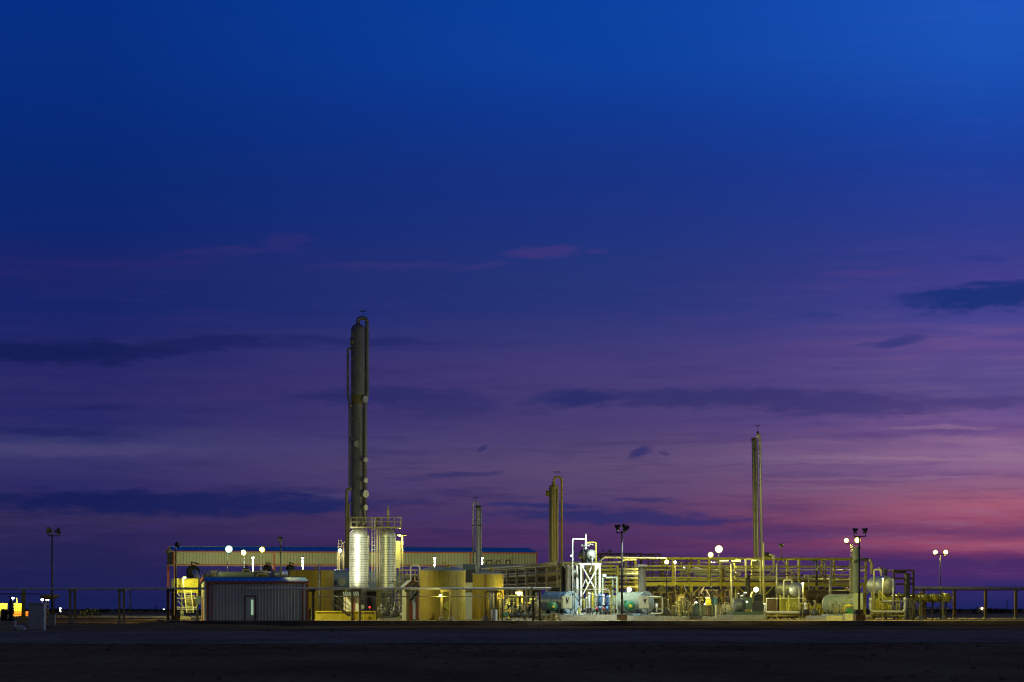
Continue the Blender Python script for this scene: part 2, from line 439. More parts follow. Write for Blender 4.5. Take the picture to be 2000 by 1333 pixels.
# slight slope of the bands: they rise a little to the right
el_w = mth('ADD', el_w, mth('MULTIPLY', az, -.008))
def ramp(px, stops):
    cr = N.new('ShaderNodeValToRGB'); cr.color_ramp.interpolation = 'LINEAR'
    E0, E1 = 0.0, .24
    fac = N.new('ShaderNodeMapRange'); fac.inputs['From Min'].default_value = E0; fac.inputs['From Max'].default_value = E1
    L.new(el_w, fac.inputs[0]); L.new(fac.outputs[0], cr.inputs[0])
    e = cr.color_ramp.elements
    pts = sorted([((azel(px, y)[1] - azel(px, y)[0] * .008 - E0) / (E1 - E0), lin(c)) for y, c in stops])
    e[0].position = max(0, pts[0][0]); e[0].color = (*pts[0][1], 1)
    e[1].position = pts[-1][0]; e[1].color = (*pts[-1][1], 1)
    for p, c in pts[1:-1]:
        k = e.new(p); k.color = (*c, 1)
    return cr.outputs[0]
SL = [(0, (6, 47, 132)), (150, (7, 45, 126)), (260, (8, 42, 120)), (360, (11, 40, 113)), (450, (14, 38, 110)), (520, (27, 37, 106)), (600, (24, 37, 106)), (700, (36, 39, 103)), (760, (43, 41, 103)), (830, (40, 42, 103)), (872, (60, 60, 110)), (905, (52, 50, 104)), (950, (44, 42, 99)), (1010, (49, 42, 84)), (1050, (42, 37, 84)), (1100, (34, 34, 82)), (1150, (28, 31, 83)), (1192, (20, 30, 82))]
SM = [(0, (10, 65, 160)), (120, (13, 64, 158)), (220, (16, 56, 145)), (330, (23, 51, 132)), (450, (30, 51, 127)), (520, (36, 53, 122)), (600, (41, 53, 121)), (660, (56, 57, 120)), (720, (69, 59, 119)), (830, (74, 62, 115)), (880, (84, 69, 113)), (912, (94, 75, 114)), (960, (88, 68, 110)), (1000, (80, 58, 103)), (1045, (82, 50, 95)), (1085, (66, 43, 95)), (1130, (50, 39, 94)), (1192, (30, 32, 88))]
SR = [(0, (26, 84, 188)), (100, (26, 82, 182)), (220, (24, 70, 168)), (320, (30, 62, 155)), (420, (42, 60, 145)), (500, (55, 60, 140)), (560, (66, 62, 140)), (620, (70, 68, 144)), (680, (92, 72, 140)), (720, (90, 77, 140)), (770, (86, 74, 134)), (812, (108, 82, 142)), (850, (114, 82, 136)), (882, (142, 106, 145)), (912, (122, 86, 134)), (950, (146, 95, 126)), (990, (165, 90, 115)), (1015, (150, 76, 108)), (1038, (116, 62, 104)), (1062, (160, 76, 105)), (1084, (112, 52, 100)), (1098, (72, 44, 100)), (1122, (78, 44, 104)), (1152, (46, 40, 104)), (1192, (28, 35, 94))]
cl, cm_, crr = ramp(190, SL), ramp(1150, SM), ramp(1910, SR)
def mixc(f, a, b, mode='MIX'):
    n = N.new('ShaderNodeMix'); n.data_type = 'RGBA'; n.blend_type = mode
    if isinstance(f, (int, float)): n.inputs['Factor'].default_value = f
    else: L.new(f, n.inputs['Factor'])
    for i, v in ((6, a), (7, b)):
        if isinstance(v, tuple): n.inputs[i].default_value = (*v, 1)
        else: L.new(v, n.inputs[i])
    return n.outputs[2]
def mr(v, a, b, c, d, smooth=False):
    n = N.new('ShaderNodeMapRange'); L.new(v, n.inputs[0])
    for i, q in zip((1, 2, 3, 4), (a, b, c, d)): n.inputs[i].default_value = q
    if smooth: n.interpolation_type = 'SMOOTHSTEP'
    return n.outputs[0]
f1 = mr(az, azel(190, 0)[0], azel(1150, 0)[0], 0, 1)
f2 = mr(az, azel(1150, 0)[0], azel(1910, 0)[0], 0, 1)
f2 = mth('POWER', f2, 1.35)
base = mixc(f2, mixc(f1, cl, cm_), crr)
# soft streak texture in the lower sky
st = wnoise(5, 62, 3.4, 10, .68)
low = mth('MULTIPLY', mr(el, .03, .13, 1, .03), mr(el, .010, .022, .15, 1))
base = mixc(mth('MULTIPLY', mr(st, .5, .72, 0, .62), low), base, mixc(f2, lin((62, 50, 112)), lin((150, 105, 140))))
base = mixc(mth('MULTIPLY', mr(st, .5, .30, 0, .55), low), base, mixc(f2, lin((26, 30, 92)), lin((66, 46, 112))))
# warp for the cloud shapes
wn = N.new('ShaderNodeTexNoise'); wn.inputs['Scale'].default_value = 3.0; wn.inputs['Detail'].default_value = 5
L.new(vm('MULTIPLY', AE, (14, 40, 1)).outputs[0], wn.inputs['Vector'])
wv = vm('MULTIPLY', vm('SUBTRACT', wn.outputs['Color'], (.5, .5, .5)).outputs[0], (.013, .0055, 0)).outputs[0]
AEW = vm('ADD', AE, wv).outputs[0]
def blob(px, py, wpx, hpx, amt, tilt=0, soft=.75):
    a, e = azel(px, py)
    v = vm('SUBTRACT', AEW, (a, e, 0)).outputs[0]
    if tilt:
        rt = N.new('ShaderNodeVectorRotate'); rt.rotation_type = 'Z_AXIS'; rt.inputs['Angle'].default_value = -tilt; L.new(v, rt.inputs[0]); v = rt.outputs[0]
    v = vm('MULTIPLY', v, (F / (wpx / 2), F / (hpx / 2), 0)).outputs[0]
    ln = vm('LENGTH', v).outputs['Value']
    ln = mth('ADD', ln, mth('MULTIPLY', mth('SUBTRACT', n_puff, .5), 1.6))
    return mr(ln, 1.15, 1.15 - soft, 0, amt, True)
def union(bl):
    acc = None
    for b_ in bl:
        m = blob(*b_); acc = m if acc is None else mth('MAXIMUM', acc, m)
    return acc
dark_l = union([(260, 684, 420, 30, .85, .03), (470, 674, 300, 22, .6), (60, 690, 529, 59, .9), (420, 668, 390, 32, .75, .05), (700, 664, 345, 24, .6), (320, 982, 988, 54, .9), (600, 985, 299, 45, .9), (520, 962, 482, 18, .4),
                (760, 776, 482, 45, .55), (860, 790, 276, 54, .45), (120, 845, 299, 21, .4), (900, 926, 195, 12, .5, .1), (955, 876, 27, 13, .6, .5), (200, 795, 103, 16, .3)])
dark_m = union([(1130, 780, 241, 43, .85, .05), (1420, 776, 598, 40, .7), (1330, 784, 345, 24, .6), (1660, 792, 482, 56, .7, -.05), (1880, 786, 345, 35, .65), (1250, 884, 57, 21, .75, .3), (1300, 883, 27, 13, .45),
                (1180, 1008, 529, 35, .8), (1060, 988, 276, 17, .75), (1270, 976, 149, 12, .6), (1330, 1015, 299, 24, .7), (1500, 1046, 482, 24, .35), (1240, 996, 195, 9, .5), (780, 935, 138, 8, .3)])
dark_r = union([(1930, 580, 379, 62, .9, .05), (1840, 586, 252, 35, .7), (1990, 562, 229, 32, .7), (1760, 664, 126, 29, .6, .25), (1690, 672, 69, 13, .3), (1600, 614, 103, 16, .25), (1920, 508, 126, 18, .25)])
pink = union([(560, 470, 112, 48, 0.141), (440, 492, 300, 18, 0.153, .05), (740, 520, 375, 21, 0.129, .02), (930, 522, 137, 16, 0.129, .15), (240, 512, 525, 24, 0.101, .02), (60, 535, 200, 21, 0.088),
              (1060, 496, 175, 29, 0.242, .06), (1160, 494, 50, 13, 0.141), (1700, 534, 212, 18, 0.169), (1760, 530, 75, 21, 0.121)])
light = union([(160, 880, 560, 26, .40), (1650, 896, 700, 12, .42), (1560, 905, 500, 8, .35), (1500, 868, 420, 8, .22), (1700, 935, 520, 8, .25), (1350, 925, 420, 7, .2), (1820, 836, 260, 9, .3), (1620, 955, 360, 6, .22), (650, 968, 160, 7, .5), (1950, 905, 300, 40, .3), (1880, 860, 300, 22, .25)])
dcol = mixc(f2, mixc(f1, lin((20, 29, 86)), lin((37, 44, 104))), lin((62, 54, 116)))
c = mixc(pink, base, mixc(f1, lin((66, 42, 108)), lin((100, 62, 132))))
c = mixc(light, c, mixc(f2, lin((78, 72, 118)), lin((170, 130, 155))))
c = mixc(dark_l, c, dcol)
c = mixc(dark_m, c, mixc(f2, lin((38, 44, 104)), lin((66, 56, 118))))
c = mixc(dark_r, c, lin((20, 48, 118)))
# unseen rest of the dome: dull grey overhead and behind, chosen to tune ambient light
beh = mr(sep.outputs[1], .25, -.5, 0, 1, True)
c = mixc(beh, c, mixc(mr(el, 0, .9, 0, 1), (.055, .062, .090), (.026, .030, .045)))
zen = mr(el, .24, 1.2, 0, 1, True)
c = mixc(zen, c, (.018, .021, .034))
below = mr(el, -.002, -.02, 0, 1)
c = mixc(below, c, (.006, .007, .016))
L.new(c, bg.inputs['Color']); bg.inputs['Strength'].default_value = 1.0

# ------------------------------------------------------------------ the last glow of the sun, just under the right-hand horizon
sd = bpy.data.lights.new('sun_glow', 'SUN'); sd.energy = 0.02; sd.angle = R(12); sd.color = (1, .55, .5)
so = bpy.data.objects.new('sun_glow', sd); COL.objects.link(so)
so.rotation_euler = Vector((-math.sin(R(35)), -math.cos(R(35)), -math.tan(R(3)))).to_track_quat('-Z', 'Y').to_euler()

COOL = (.82, 1.0, .82); WHT = (1.0, 1.0, .52); SOD = (1.0, .93, .14); YG = (.98, .94, .18)

# ------------------------------------------------------------------ lamps
def flood_head(t, p, aim, size, lens_mat, name='lamp_head', k=1.0):
    """a cone-backed floodlight; aim is the way the lens looks"""
    p = Vector(p); a = (Vector(aim)).normalized(); r = size / 2
    h = MB().lathe(p - a * size * .75, a, [(r * .25, 0), (r * .42, size * .12), (r * .5, size * .3), (r * .95, size * .68), (r * 1.08, size * .72), (r * 1.08, size * .78)], 16, True, False)
    h.bar(p - a * size * .55 - Z * size * .75, p - a * size * .4 - Z * size * .2, size * .12)
    ho = t.part(name, h, dgrey)
    l = MB().lathe(p, a, [(r * .98, -.02), (r * .9, size * .03), (.001, size * .05)], 20, True, False)
    lit = lens_mat in (E_cool, E_white, E_yel, E_ygr)
    t.part('lens', l, {E_cool: G_cool, E_white: G_white, E_yel: G_yel, E_ygr: G_ygr}[lens_mat] if lit else lens_mat, ho)
    if lit: t.part('bulb', MB().lathe(p + a * size * .045, a, [(r * .66, 0), (r * .58, size * .06), (r * .3, size * .11), (.001, size * .12)], 18, True, False), lens_mat, ho)
    return ho

def pole_lamp(name, label, px, ytop, d, heads, z0=0.0, r=.09, pm=dgrey, group='floodlight poles', arm_y=None, block=None, ybase=None, cat='lamp post'):
    base = G(px, d, z0); t = T(name, label, cat, base, group)
    top = P(px, ytop, d)
    zb = z0 if ybase is None else P(px, ybase, d).z
    b = Vector((base.x, base.y, zb))
    mbp = MB().lathe(b, Z, [(r * 1.25, 0), (r, (top.z - b.z) * .5), (r * .75, top.z - b.z)], 12, True, True)
    t.part('pole', mbp, pm)
    if block:
        w_, h_ = block
        t.part('base_block', MB().box(b + Z * h_ / 2, w_, w_, h_), rust)
    if heads:
        ay = arm_y if arm_y is not None else ytop
        xs_ = [h[0] for h in heads]
        if max(xs_) - min(xs_) > 6 or abs(xs_[0] - px) > 3:
            m = MB().bar(P(min(xs_ + [px]), ay, d), P(max(xs_ + [px]), ay, d), .09)
            for h in heads: m.bar(P(h[0], ay, d), P(h[0], h[1] + 2, d), .06)
            t.part('crossarm', m, pm)
        for hx, hy, aim, size, lm, pw, colr in heads:
            hp = P(hx, hy, d)
            flood_head(t, hp, aim, size, lm)
            if pw:
                av = Vector(aim).normalized()
                if aim is TOCAM:
                    t.light(hp - Z * .1 + Vector((0, 1.1, 0)), colr, pw, .25); continue
                t.light(hp + av * (size * .35 + .15), colr, pw, .2, aim=hp + av * 10, ang=165, blend=.5)
    return t
TOCAM = Vector((0, -1, -.12))
def V3(x, y, z): return Vector((x, y, z))
# near poles: they look into the plant, their backs to us
pole_lamp('floodlight_pole', 'tall dark pole with two unlit floodlights standing alone at far left', 102, 1044, 262,
          [(94, 1036, V3(-1, .3, .15), .62, glass, 0, None), (116, 1037, V3(1, .4, .25), .6, glass, 0, None)], z0=-.2, arm_y=1047, pm=dark)
pole_lamp('floodlight_pole', 'dark pole with one small floodlight in front of the canopy\'s left end', 343.5, 1066, 250,
          [(347, 1064, V3(.05, .9, -.5), .5, E_dim, 1500, SOD)], z0=-.1, pm=dark, block=(.7, .55))
pole_lamp('floodlight_pole', 'dark pole rising behind the small shed with one round white-lit floodlight', 548.5, 1058, 255.3,
          [(550, 1054, V3(.93, .15, -.42), .55, E_dim, 4200, (1, 1, .36))], pm=dark)
pole_lamp('floodlight_pole', 'dark pole by the white X-braced tower with two floodlights, one white-lit', 1214.8, 1038, 248,
          [(1204, 1031, V3(-.85, .3, -.5), .55, glass, 3800, COOL), (1223, 1033, V3(.6, .4, -.65), .7, E_dim, 2800, COOL)], arm_y=1041, pm=dark, block=(.75, .55))
pole_lamp('floodlight_pole', 'dark pole before the greenish stack at right with two unlit heads on bent arms', 1678, 1049, 248,
          [(1668, 1037, V3(-.8, .3, -.35), .5, glass, 3200, YG), (1691, 1037, V3(.8, .3, -.35), .5, glass, 3000, YG)], arm_y=1048, pm=dark, block=(.85, .5))
# bright ones facing us
pole_lamp('floodlight_pole', 'thin pole carrying the brightest cool white floodlight, left of the yellow pair', 444, 1079, 352,
          [(447, 1073, TOCAM, .92, E_cool, 3200, COOL)], r=.06, pm=dark)
pole_lamp('floodlight_pole', 'thin pole with a yellow floodlight, lower and left one of the yellow pair', 477, 1085, 354,
          [(476, 1080, TOCAM, .66, E_yel, 1500, SOD)], r=.055, pm=dark)
pole_lamp('floodlight_pole', 'thin pole with a yellow floodlight, higher and right one of the yellow pair', 510, 1080, 356,
          [(512, 1074, TOCAM, .70, E_ygr, 1700, YG)], r=.055, pm=dark)
pole_lamp('floodlight_pole', 'pole with yellow-green floodlight at left end of the yellow pipe rack', 1302, 1103, 274,
          [(1302, 1098, TOCAM, .48, E_ygr, 950, YG)], r=.055, pm=dark)
pole_lamp('floodlight_pole', 'pole with a bright yellow floodlight just below the big white one', 1388, 1089, 276,
          [(1388, 1084, TOCAM, .56, E_yel, 1700, SOD)], r=.055, pm=dark)
pole_lamp('floodlight_pole', 'pole with the biggest white floodlight, left of the tall silver column', 1404, 1078, 296,
          [(1404, 1073, TOCAM, .80, E_white, 3800, WHT)], r=.055, pm=dark)
pole_lamp('floodlight_pole', 'pole behind the greenish stack with two yellow floodlights on one arm', 1663, 1062, 300,
          [(1653, 1056, TOCAM, .52, E_yel, 1500, SOD), (1675, 1055.5, TOCAM, .66, E_yel, 1500, SOD)], r=.07, arm_y=1063, pm=dark)
pole_lamp('floodlight_pole', 'slim pole at far right with two yellow floodlights side by side', 1836.5, 1082, 300,
          [(1827, 1079, TOCAM, .52, E_yel, 1000, SOD), (1847, 1079, TOCAM, .52, E_yel, 1000, SOD)], r=.06, arm_y=1083, pm=dark)
pole_lamp('floodlight_pole', 'short thin post with one unlit grey floodlight above the yellow rack', 1526.5, 1075, 287,
          [(1528, 1067, V3(.8, -.2, -.5), .55, glass, 0, None)], r=.05, ybase=1092, group=None)
# post lamps: short white posts with a small bright head
def post_lamp(px, ytop, d, label):
    t = T('post_lamp', label, 'lamp post', G(px, d), 'white post lamps behind the tanks')
    top = P(px, ytop, d)
    t.part('post', MB().lathe(G(px, d), Z, [(.085, 0), (.085, top.z - .25)], 10, True, True), white)
    h = t.part('lamp_head', MB().lathe(top + Z * .12, -Z, [(.05, 0), (.19, .10), (.21, .16)], 14, True, False), dgrey)
    t.part('lens', MB().lathe(top + Z * -.02, -Z, [(.18, 0), (.17, .10), (.08, .18), (.001, .19)], 14, True, False), E_dim, h)
    t.light(top - Z * .5 - Vector((0, .3, 0)), (1, 1, .42), 500, .15)
post_lamp(494, 1088, 370, 'white post lamp with small bright head above the shed roof')
post_lamp(591, 1089, 373, 'white post lamp standing over the tan tank right of the shed pole')
post_lamp(849, 1089, 378, 'white post lamp above the domed roof of the large tan tank')
post_lamp(942, 1089, 380, 'white post lamp beside the grey column above the smaller tan tank')

# ------------------------------------------------------------------ pipeline along the front
def line_pt(px, y):                 # the pipeline's own line across the front
    d = 252 - 9 * (px + 30) / 1108; return P(px, y, d), d
t = T('overhead_pipeline', 'long straight silver pipe crossing the front of the plant on posts', 'pipeline', line_pt(500, 1150)[0] * Vector.Fill(3, 1) if False else Vector((line_pt(500, 1150)[0].x, line_pt(500, 1150)[1], 0)))
a = line_pt(-140, 1150)[0]; b = line_pt(1077, 1150)[0]
t.part('pipe', MB().cyl(a, b, .098, n=14), white)
m = MB()
for px in (46, 141, 237, 330, 608, 694, 800, 872, 953, 1040): q = line_pt(px, 1150)[0]; m.cyl(q - Vector((.12, 0, 0)), q + Vector((.12, 0, 0)), .11)
m.disc(b, U, .12, .05)
t.each('clamp', m, silver2, ('cyl', 'disc'))
t = T('small_pipeline', 'thin tan pipe running below the long silver pipe in front of the tanks', 'pipeline', G(860, 244.2))
m = MB().cyl(P(612, 1166, 244.6), P(1048, 1165, 243.8), .035, n=10)
t.part('pipe', m, pipey)
def support(label, posts, ytop, d, z0=0.0, wpx=5, foot='block', m=wood, cross=None):
    t = T('pipe_support', label, 'pipe support', G(sum(posts) / len(posts), d, z0), 'posts holding up the front pipeline')
    for x in posts:
        b = G(x, d, z0); tp = P(x, ytop, d); wm = M_(wpx, d)
        t.part('post', MB().box((b + Vector((b.x, b.y, tp.z))) / 2, wm, wm, tp.z - z0), m)
        if foot == 'block': t.part('foot', MB().box(b + Z * .08, wm * 1.8, wm * 1.8, .2), conc)
        elif foot == 'round': t.part('foot', MB().lathe(b, Z, [(.24, 0), (.24, .30), (.2, .34)], 16, False, True), conc)
    if len(posts) > 1 or cross:
        x0, x1 = cross or (posts[0] - wpx * .7, posts[-1] + wpx * .7)
        t.part('crossbeam', MB().bar(P(x0, ytop + 1.0, d) - V * .22, P(x1, ytop + 1.0, d) - V * .22, .12, .2), m)
support('single thick tan post holding the pipe beside the grey cabinet at far left', [46], 1153, 251, -.24, 8, 'block', yel)
support('twin posts left of the dark bush, second support from the left', [137, 146], 1152.5, 250, -.2, 5, 'block', tan)
support('twin slim posts between the dark bush and the hall', [233, 242], 1152.5, 249.5, -.2, 4.4, 'block', tan)
support('twin dark posts under the pipe at the canopy\'s left corner', [328, 337], 1152.5, 248.4, -.08, 5, 'block', rust)
support('dark single post with a crossarm at the right end of the small shed', [612], 1153, 246.2, 0, 4.2, 'none', rust, (602, 616))
support('twin brown posts in front of the white shed with the striped roof', [688, 703], 1152.5, 245.6, 0, 4.2, 'none', wood)
support('single slim post just left of the orange kiosk', [797], 1153, 245, 0, 5, 'none', tan, (790, 802))
support('twin posts on round concrete feet in front of the large tan tank', [862.5, 880.5], 1153, 244.5, 0, 4.4, 'round', tan)
support('single cream post on a tall white concrete foot, in front of the smaller tan tank', [967.5], 1155, 244.0, 0, 3.6, 'none', tan, (961, 972))
t = T('concrete_bollard', 'white round concrete pier at the foot of the cream pipe post', 'bollard', G(965.5, 243.9))
t.part('pier', MB().lathe(G(965.5, 243.6), Z, [(.25, 0), (.25, .9), (.2, .96)], 18, False, True), white)
t.part('anchor_plate', MB().box(G(965.5, 243.6, .975), .3, .3, .03), dgrey)
t = T('concrete_bollard', 'low squat pier carrying a stub post between the two tan tanks', 'bollard', G(948, 243.6))
t.part('pier', MB().lathe(G(948, 243.6), Z, [(.26, 0), (.26, .25), (.19, .38)], 18, False, True), conc)
t.part('stub_post', MB().box(G(948, 243.6, .65), .22, .22, .56), tan)
support('twin brown posts with crossbeam left of the blue and green heater', [1041, 1054], 1154, 244.2, 0, 3.4, 'none', rust)
# conduit riser and hairpin pipe in front of the small tank
m = MB()
for k in range(5): m.cyl(G(956 + k * 1.7, 244.6, .0), P(956 + k * 1.7, 1151.5, 244.6), .028, n=8)
single('conduit_riser', m, silver2, 'bundle of thin silver conduits rising in front of the smaller tan tank', 'conduit', G(960, 244.6))
m = MB().tube([G(947.5, 245.4, .4), P(947.5, 1155.5, 245.4), P(981, 1155.5, 245.4), G(981, 245.4, 0)], .055, .3)
single('hairpin_pipe', m, rust, 'thin brown hairpin pipe looping in front of the smaller tan tank', 'pipe', G(947, 245.4))

# right-hand pipeline
t = T('overhead_pipeline', 'dark pipe on widely spaced posts leaving the plant at far right', 'pipeline', G(1900, 296))
a = P(1783, 1148.5, 292); b = P(2100, 1148.5, 299)
t.part('pipe', MB().cyl(a, b, .13, n=14), silver2)
m = MB().bar(a - Z * .22, b - Z * .22, .16, .14); t.part('runner_beam', m, rust)
for i, (px, lab) in enumerate([(1804, 'dark slim post under the right pipeline, amid the yellow drum ends'), (1865, 'dark post under the right pipeline just past the yellow drum ends'), (1926, 'thick dark post under the right pipeline beside the far car lights'), (1985, 'slim brown post under the right pipeline nearest the picture edge')]):
    d = 292 + (px - 1783) * .022
    tt = T('pipe_support', lab, 'pipe support', G(px, d), 'posts under the right-hand pipeline')
    tt.part('post', MB().px(px - 2.6, 1153.5, px + 2.6, None, d, .3), rust)
    tt.part('foot', MB().box(G(px, d + .15, .06), .5, .5, .14), conc)
    tt.part('shoe', MB().px(px - 4, 1151.6, px + 4, 1153.4, d, .3), yel)

# ------------------------------------------------------------------ metal buildings
def metal_building(name, label, cat, x0, x1, d, yb, ye, yr, depth, wallm, open_below=False, rib=.28, overhang=.12, roofm=roofb, seamm=None, door=None, zwb=None, bays=(), walldep=None):
    base = G(x0, d); t = T(name, label, cat, base)
    # length along U so that the right corner falls on x1
    k = (x1 - 1000) / F
    Lg = (k * d - base.x) / (U.x - k * U.y)
    ze = P(x0, ye, d).z; zr = P(x0, yr, d).z
    zb = 0.0 if zwb is None else zwb
    o = base.copy()
    def W(u, v, z): return o + U * u + V * v + Z * z
    wl = MB()
    th = .08
    wl.obox(W(Lg / 2, th / 2, (zb + ze) / 2), U * Lg / 2, V * th / 2, Z * (ze - zb) / 2)
    wl.obox(W(Lg / 2, depth - th / 2, (zb + ze) / 2), U * Lg / 2, V * th / 2, Z * (ze - zb) / 2)
    for u in (th / 2, Lg - th / 2):
        wl.obox(W(u, depth / 2, (zb + ze) / 2), U * th / 2, V * (depth / 2 - th), Z * (ze - zb) / 2)
        wl.add([W(u - th / 2, 0, ze), W(u - th / 2, depth, ze), W(u - th / 2, depth / 2, zr), W(u + th / 2, 0, ze), W(u + th / 2, depth, ze), W(u + th / 2, depth / 2, zr)],
               [(0, 2, 1), (3, 4, 5), (0, 1, 4, 3), (1, 2, 5, 4), (2, 0, 3, 5)])
    nr = int(Lg / rib); sm_ = MB(); rw = .034 if zwb is None else .026; rd = .03
    for i in range(1, nr):
        u = i * Lg / nr
        if door and door[0] - .06 < u < door[1] + .06:
            sm_.obox(W(u, -rd, (door[2] + .05 + ze) / 2), U * rw, V * rd, Z * (ze - door[2] - .05) / 2); continue
        sm_.obox(W(u, -rd, (zb + ze) / 2 - .02), U * rw, V * rd, Z * ((ze - zb) / 2 - .04))
    for i in range(1, int(depth / rib)):
        v = i * rib
        sm_.obox(W(-rd, v, (zb + ze) / 2), U * rd, V * rw, Z * ((ze - zb) / 2 - .02))
    t.part('wall', wl, wallm); t.part('standing_seam', sm_, seamm)
    rf = MB(); s = overhang; slope = (zr - ze) / (depth / 2)
    for sgn in (0, 1):
        v0 = -s if sgn == 0 else depth + s; z0_ = ze - slope * s + .05; z1_ = zr + .05; vm_ = depth / 2
        rf.add([W(-s, v0, z0_), W(Lg + s, v0, z0_), W(Lg + s, vm_, z1_), W(-s, vm_, z1_), W(-s, v0, z0_ - .05), W(Lg + s, v0, z0_ - .05), W(Lg + s, vm_, z1_ - .05), W(-s, vm_, z1_ - .05)],
               [(0, 1, 2, 3), (4, 7, 6, 5), (0, 4, 5, 1), (0, 3, 7, 4), (1, 5, 6, 2)])
        for i in range(nr // 2 + 1):
            u = i * Lg / (nr // 2)
            rf.bar(W(u, v0, z0_ + .02), W(u, vm_, z1_ + .02), .04, .04)
    rf.bar(W(-s, depth / 2, zr + .07), W(Lg + s, depth / 2, zr + .07), .3, .05)
    t.part('roof', rf, roofm)
    tr = MB(); tw = .16
    tr.obox(W(Lg / 2, -s - .045, ze - slope * s - .03), U * (Lg / 2 + s), V * .04, Z * .085)            # eave gutter
    for u in [0.0, Lg] + list(bays):
        tr.obox(W(u, -.045, (zb + ze) / 2 - .08), U * tw / 2, V * .03, Z * ((ze - zb) / 2 - .1))
    tr.bar(W(-s - .04, -s, ze - slope * s + .02), W(-s - .04, depth / 2, zr + .02), .05, .16)
    tr.bar(W(-s - .04, depth + s, ze - slope * s + .02), W(-s - .04, depth / 2, zr + .02), .05, .16)
    tr.obox(W(-.045, .04, (zb + ze) / 2 - .08), U * .03, V * tw / 2, Z * ((ze - zb) / 2 - .1))
    if zwb is not None: tr.obox(W(Lg / 2, -.045, zb - .0), U * (Lg / 2), V * .05, Z * .07); tr.obox(W(-.045, depth / 2, zb), U * .05, V * depth / 2, Z * .07)
    t.part('trim', tr, orange)
    return t, W, Lg, ze, zr

# small shed in front
door_u = [M_(478 - 405.5, 248) , M_(498.6 - 405.5, 248)]
sh, W, Lg, ze, zr = metal_building('storage_shed', 'small ribbed metal shed with blue roof and red corner trim in front', 'shed', 405.5, 600.5, 247, 1213, 1136.5, 1128, 6.0, wallg, seamm=mat('side_lit_seam_paint', (.90, .90, .88), .5, var=.05, dirt_amt=.05), door=(door_u[0], door_u[1], 2.1))  # side light on the wall ribs is put into the paler seam colour
print('shed', Lg, ze, zr)
dm = MB(); dc = (door_u[0] + door_u[1]) / 2; dw = door_u[1] - door_u[0]
dm.obox(W(dc, -.03, 1.03), U * (dw / 2 - .06), V * .025, Z * 1.0)
do = sh.part('door', dm, wallg)
sh.part('window', MB().obox(W(dc + .17, -.06, 1.15), U * .1, V * .01, Z * .66), winlit, do)
hm = MB().tube([W(dc - .32, -.06, 1.0), W(dc - .32, -.12, 1.0), W(dc - .2, -.12, 1.0)], .015, .02); sh.part('handle', hm, silver, do)
fr = MB(); fr.obox(W(door_u[0] + .0, -.04, 1.05), U * .045, V * .04, Z * 1.05); fr.obox(W(door_u[1], -.04, 1.05), U * .045, V * .04, Z * 1.05); fr.obox(W(dc, -.04, 2.13), U * (dw / 2 + .045), V * .04, Z * .04)
sh.part('door_frame', fr, mat('dark_red_trim', (.22, .05, .03), .5))
sp = MB()
for u in (.38, Lg - .42): sp.tube([W(u, -.16, ze - .1), W(u, -.07, ze - .35), W(u, -.07, .12), W(u, -.2, .05)], .045, .08)
sh.part('downspout', sp, orange)
ed = MB().obox(W(-.05, 4.7, 1.03), U * .02, V * .5, Z * 1.03); sh.part('side_door', ed, orange, label='orange side door in the left end wall')
sh.part('side_panel', MB().obox(W(-.05, 3.6, 1.0), U * .02, V * .25, Z * .95), white)

# big canopy hall
hall, W, Lg, ze, zr = metal_building('open_sided_hall', 'huge open-sided compressor hall with blue roof and cream wall band', 'building', 340, 1048, 380, 0, 1077, 1066.5, 13.0, wallw, seamm=mat('shadowed_seam_paint', (.26, .27, .17), .6), zwb=P(340, 1103, 380).z, rib=.42, overhang=.2, bays=[])
print('hall', Lg, ze, zr)
for i, u in enumerate((0.15, 13.4, 26.8, 40.2, Lg - .15)):
    for v in (.2, 12.8):
        c = MB(); zt = P(340, 1103, 380).z
        c.obox(W(u, v, zt / 2 - .04), U * .13, V * .03, Z * (zt / 2 - .04))
        for q in (-.14, .14): c.obox(W(u + q, v, zt / 2 - .04), U * .02, V * .13, Z * (zt / 2 - .04))
        hall.part('column', c, orange)
bt = MB()
for u in (13.4, 40.2): bt.obox(W(u, -.05, (P(340, 1103, 380).z + ze) / 2 - .05), U * .1, V * .03, Z * ((ze - P(340, 1103, 380).z) / 2 - .12))
hall.part('bay_trim', bt, orange)
gd = MB()
for u in (.15, 13.4, 26.8, 40.2, Lg - .15):
    gd.bar(W(u, .3, ze - .4), W(u, 6.5, zr - .4), .15, .5); gd.bar(W(u, 12.7, ze - .4), W(u, 6.5, zr - .4), .15, .5)
hall.part('rafter', gd, orange)
for u in (4, 12, 20, 30, 38, 46):
    l = MB().box(W(u, 3.0, 7.6), 2.0, .3, .12); hall.part('strip_lamp', l, emit('lamp_strip', (1, .85, .5), 10))
for u in (4, 12, 20, 30, 38, 46): hall.light(W(u, 5.0, 6.9), (1, .85, .5), 260, .3)

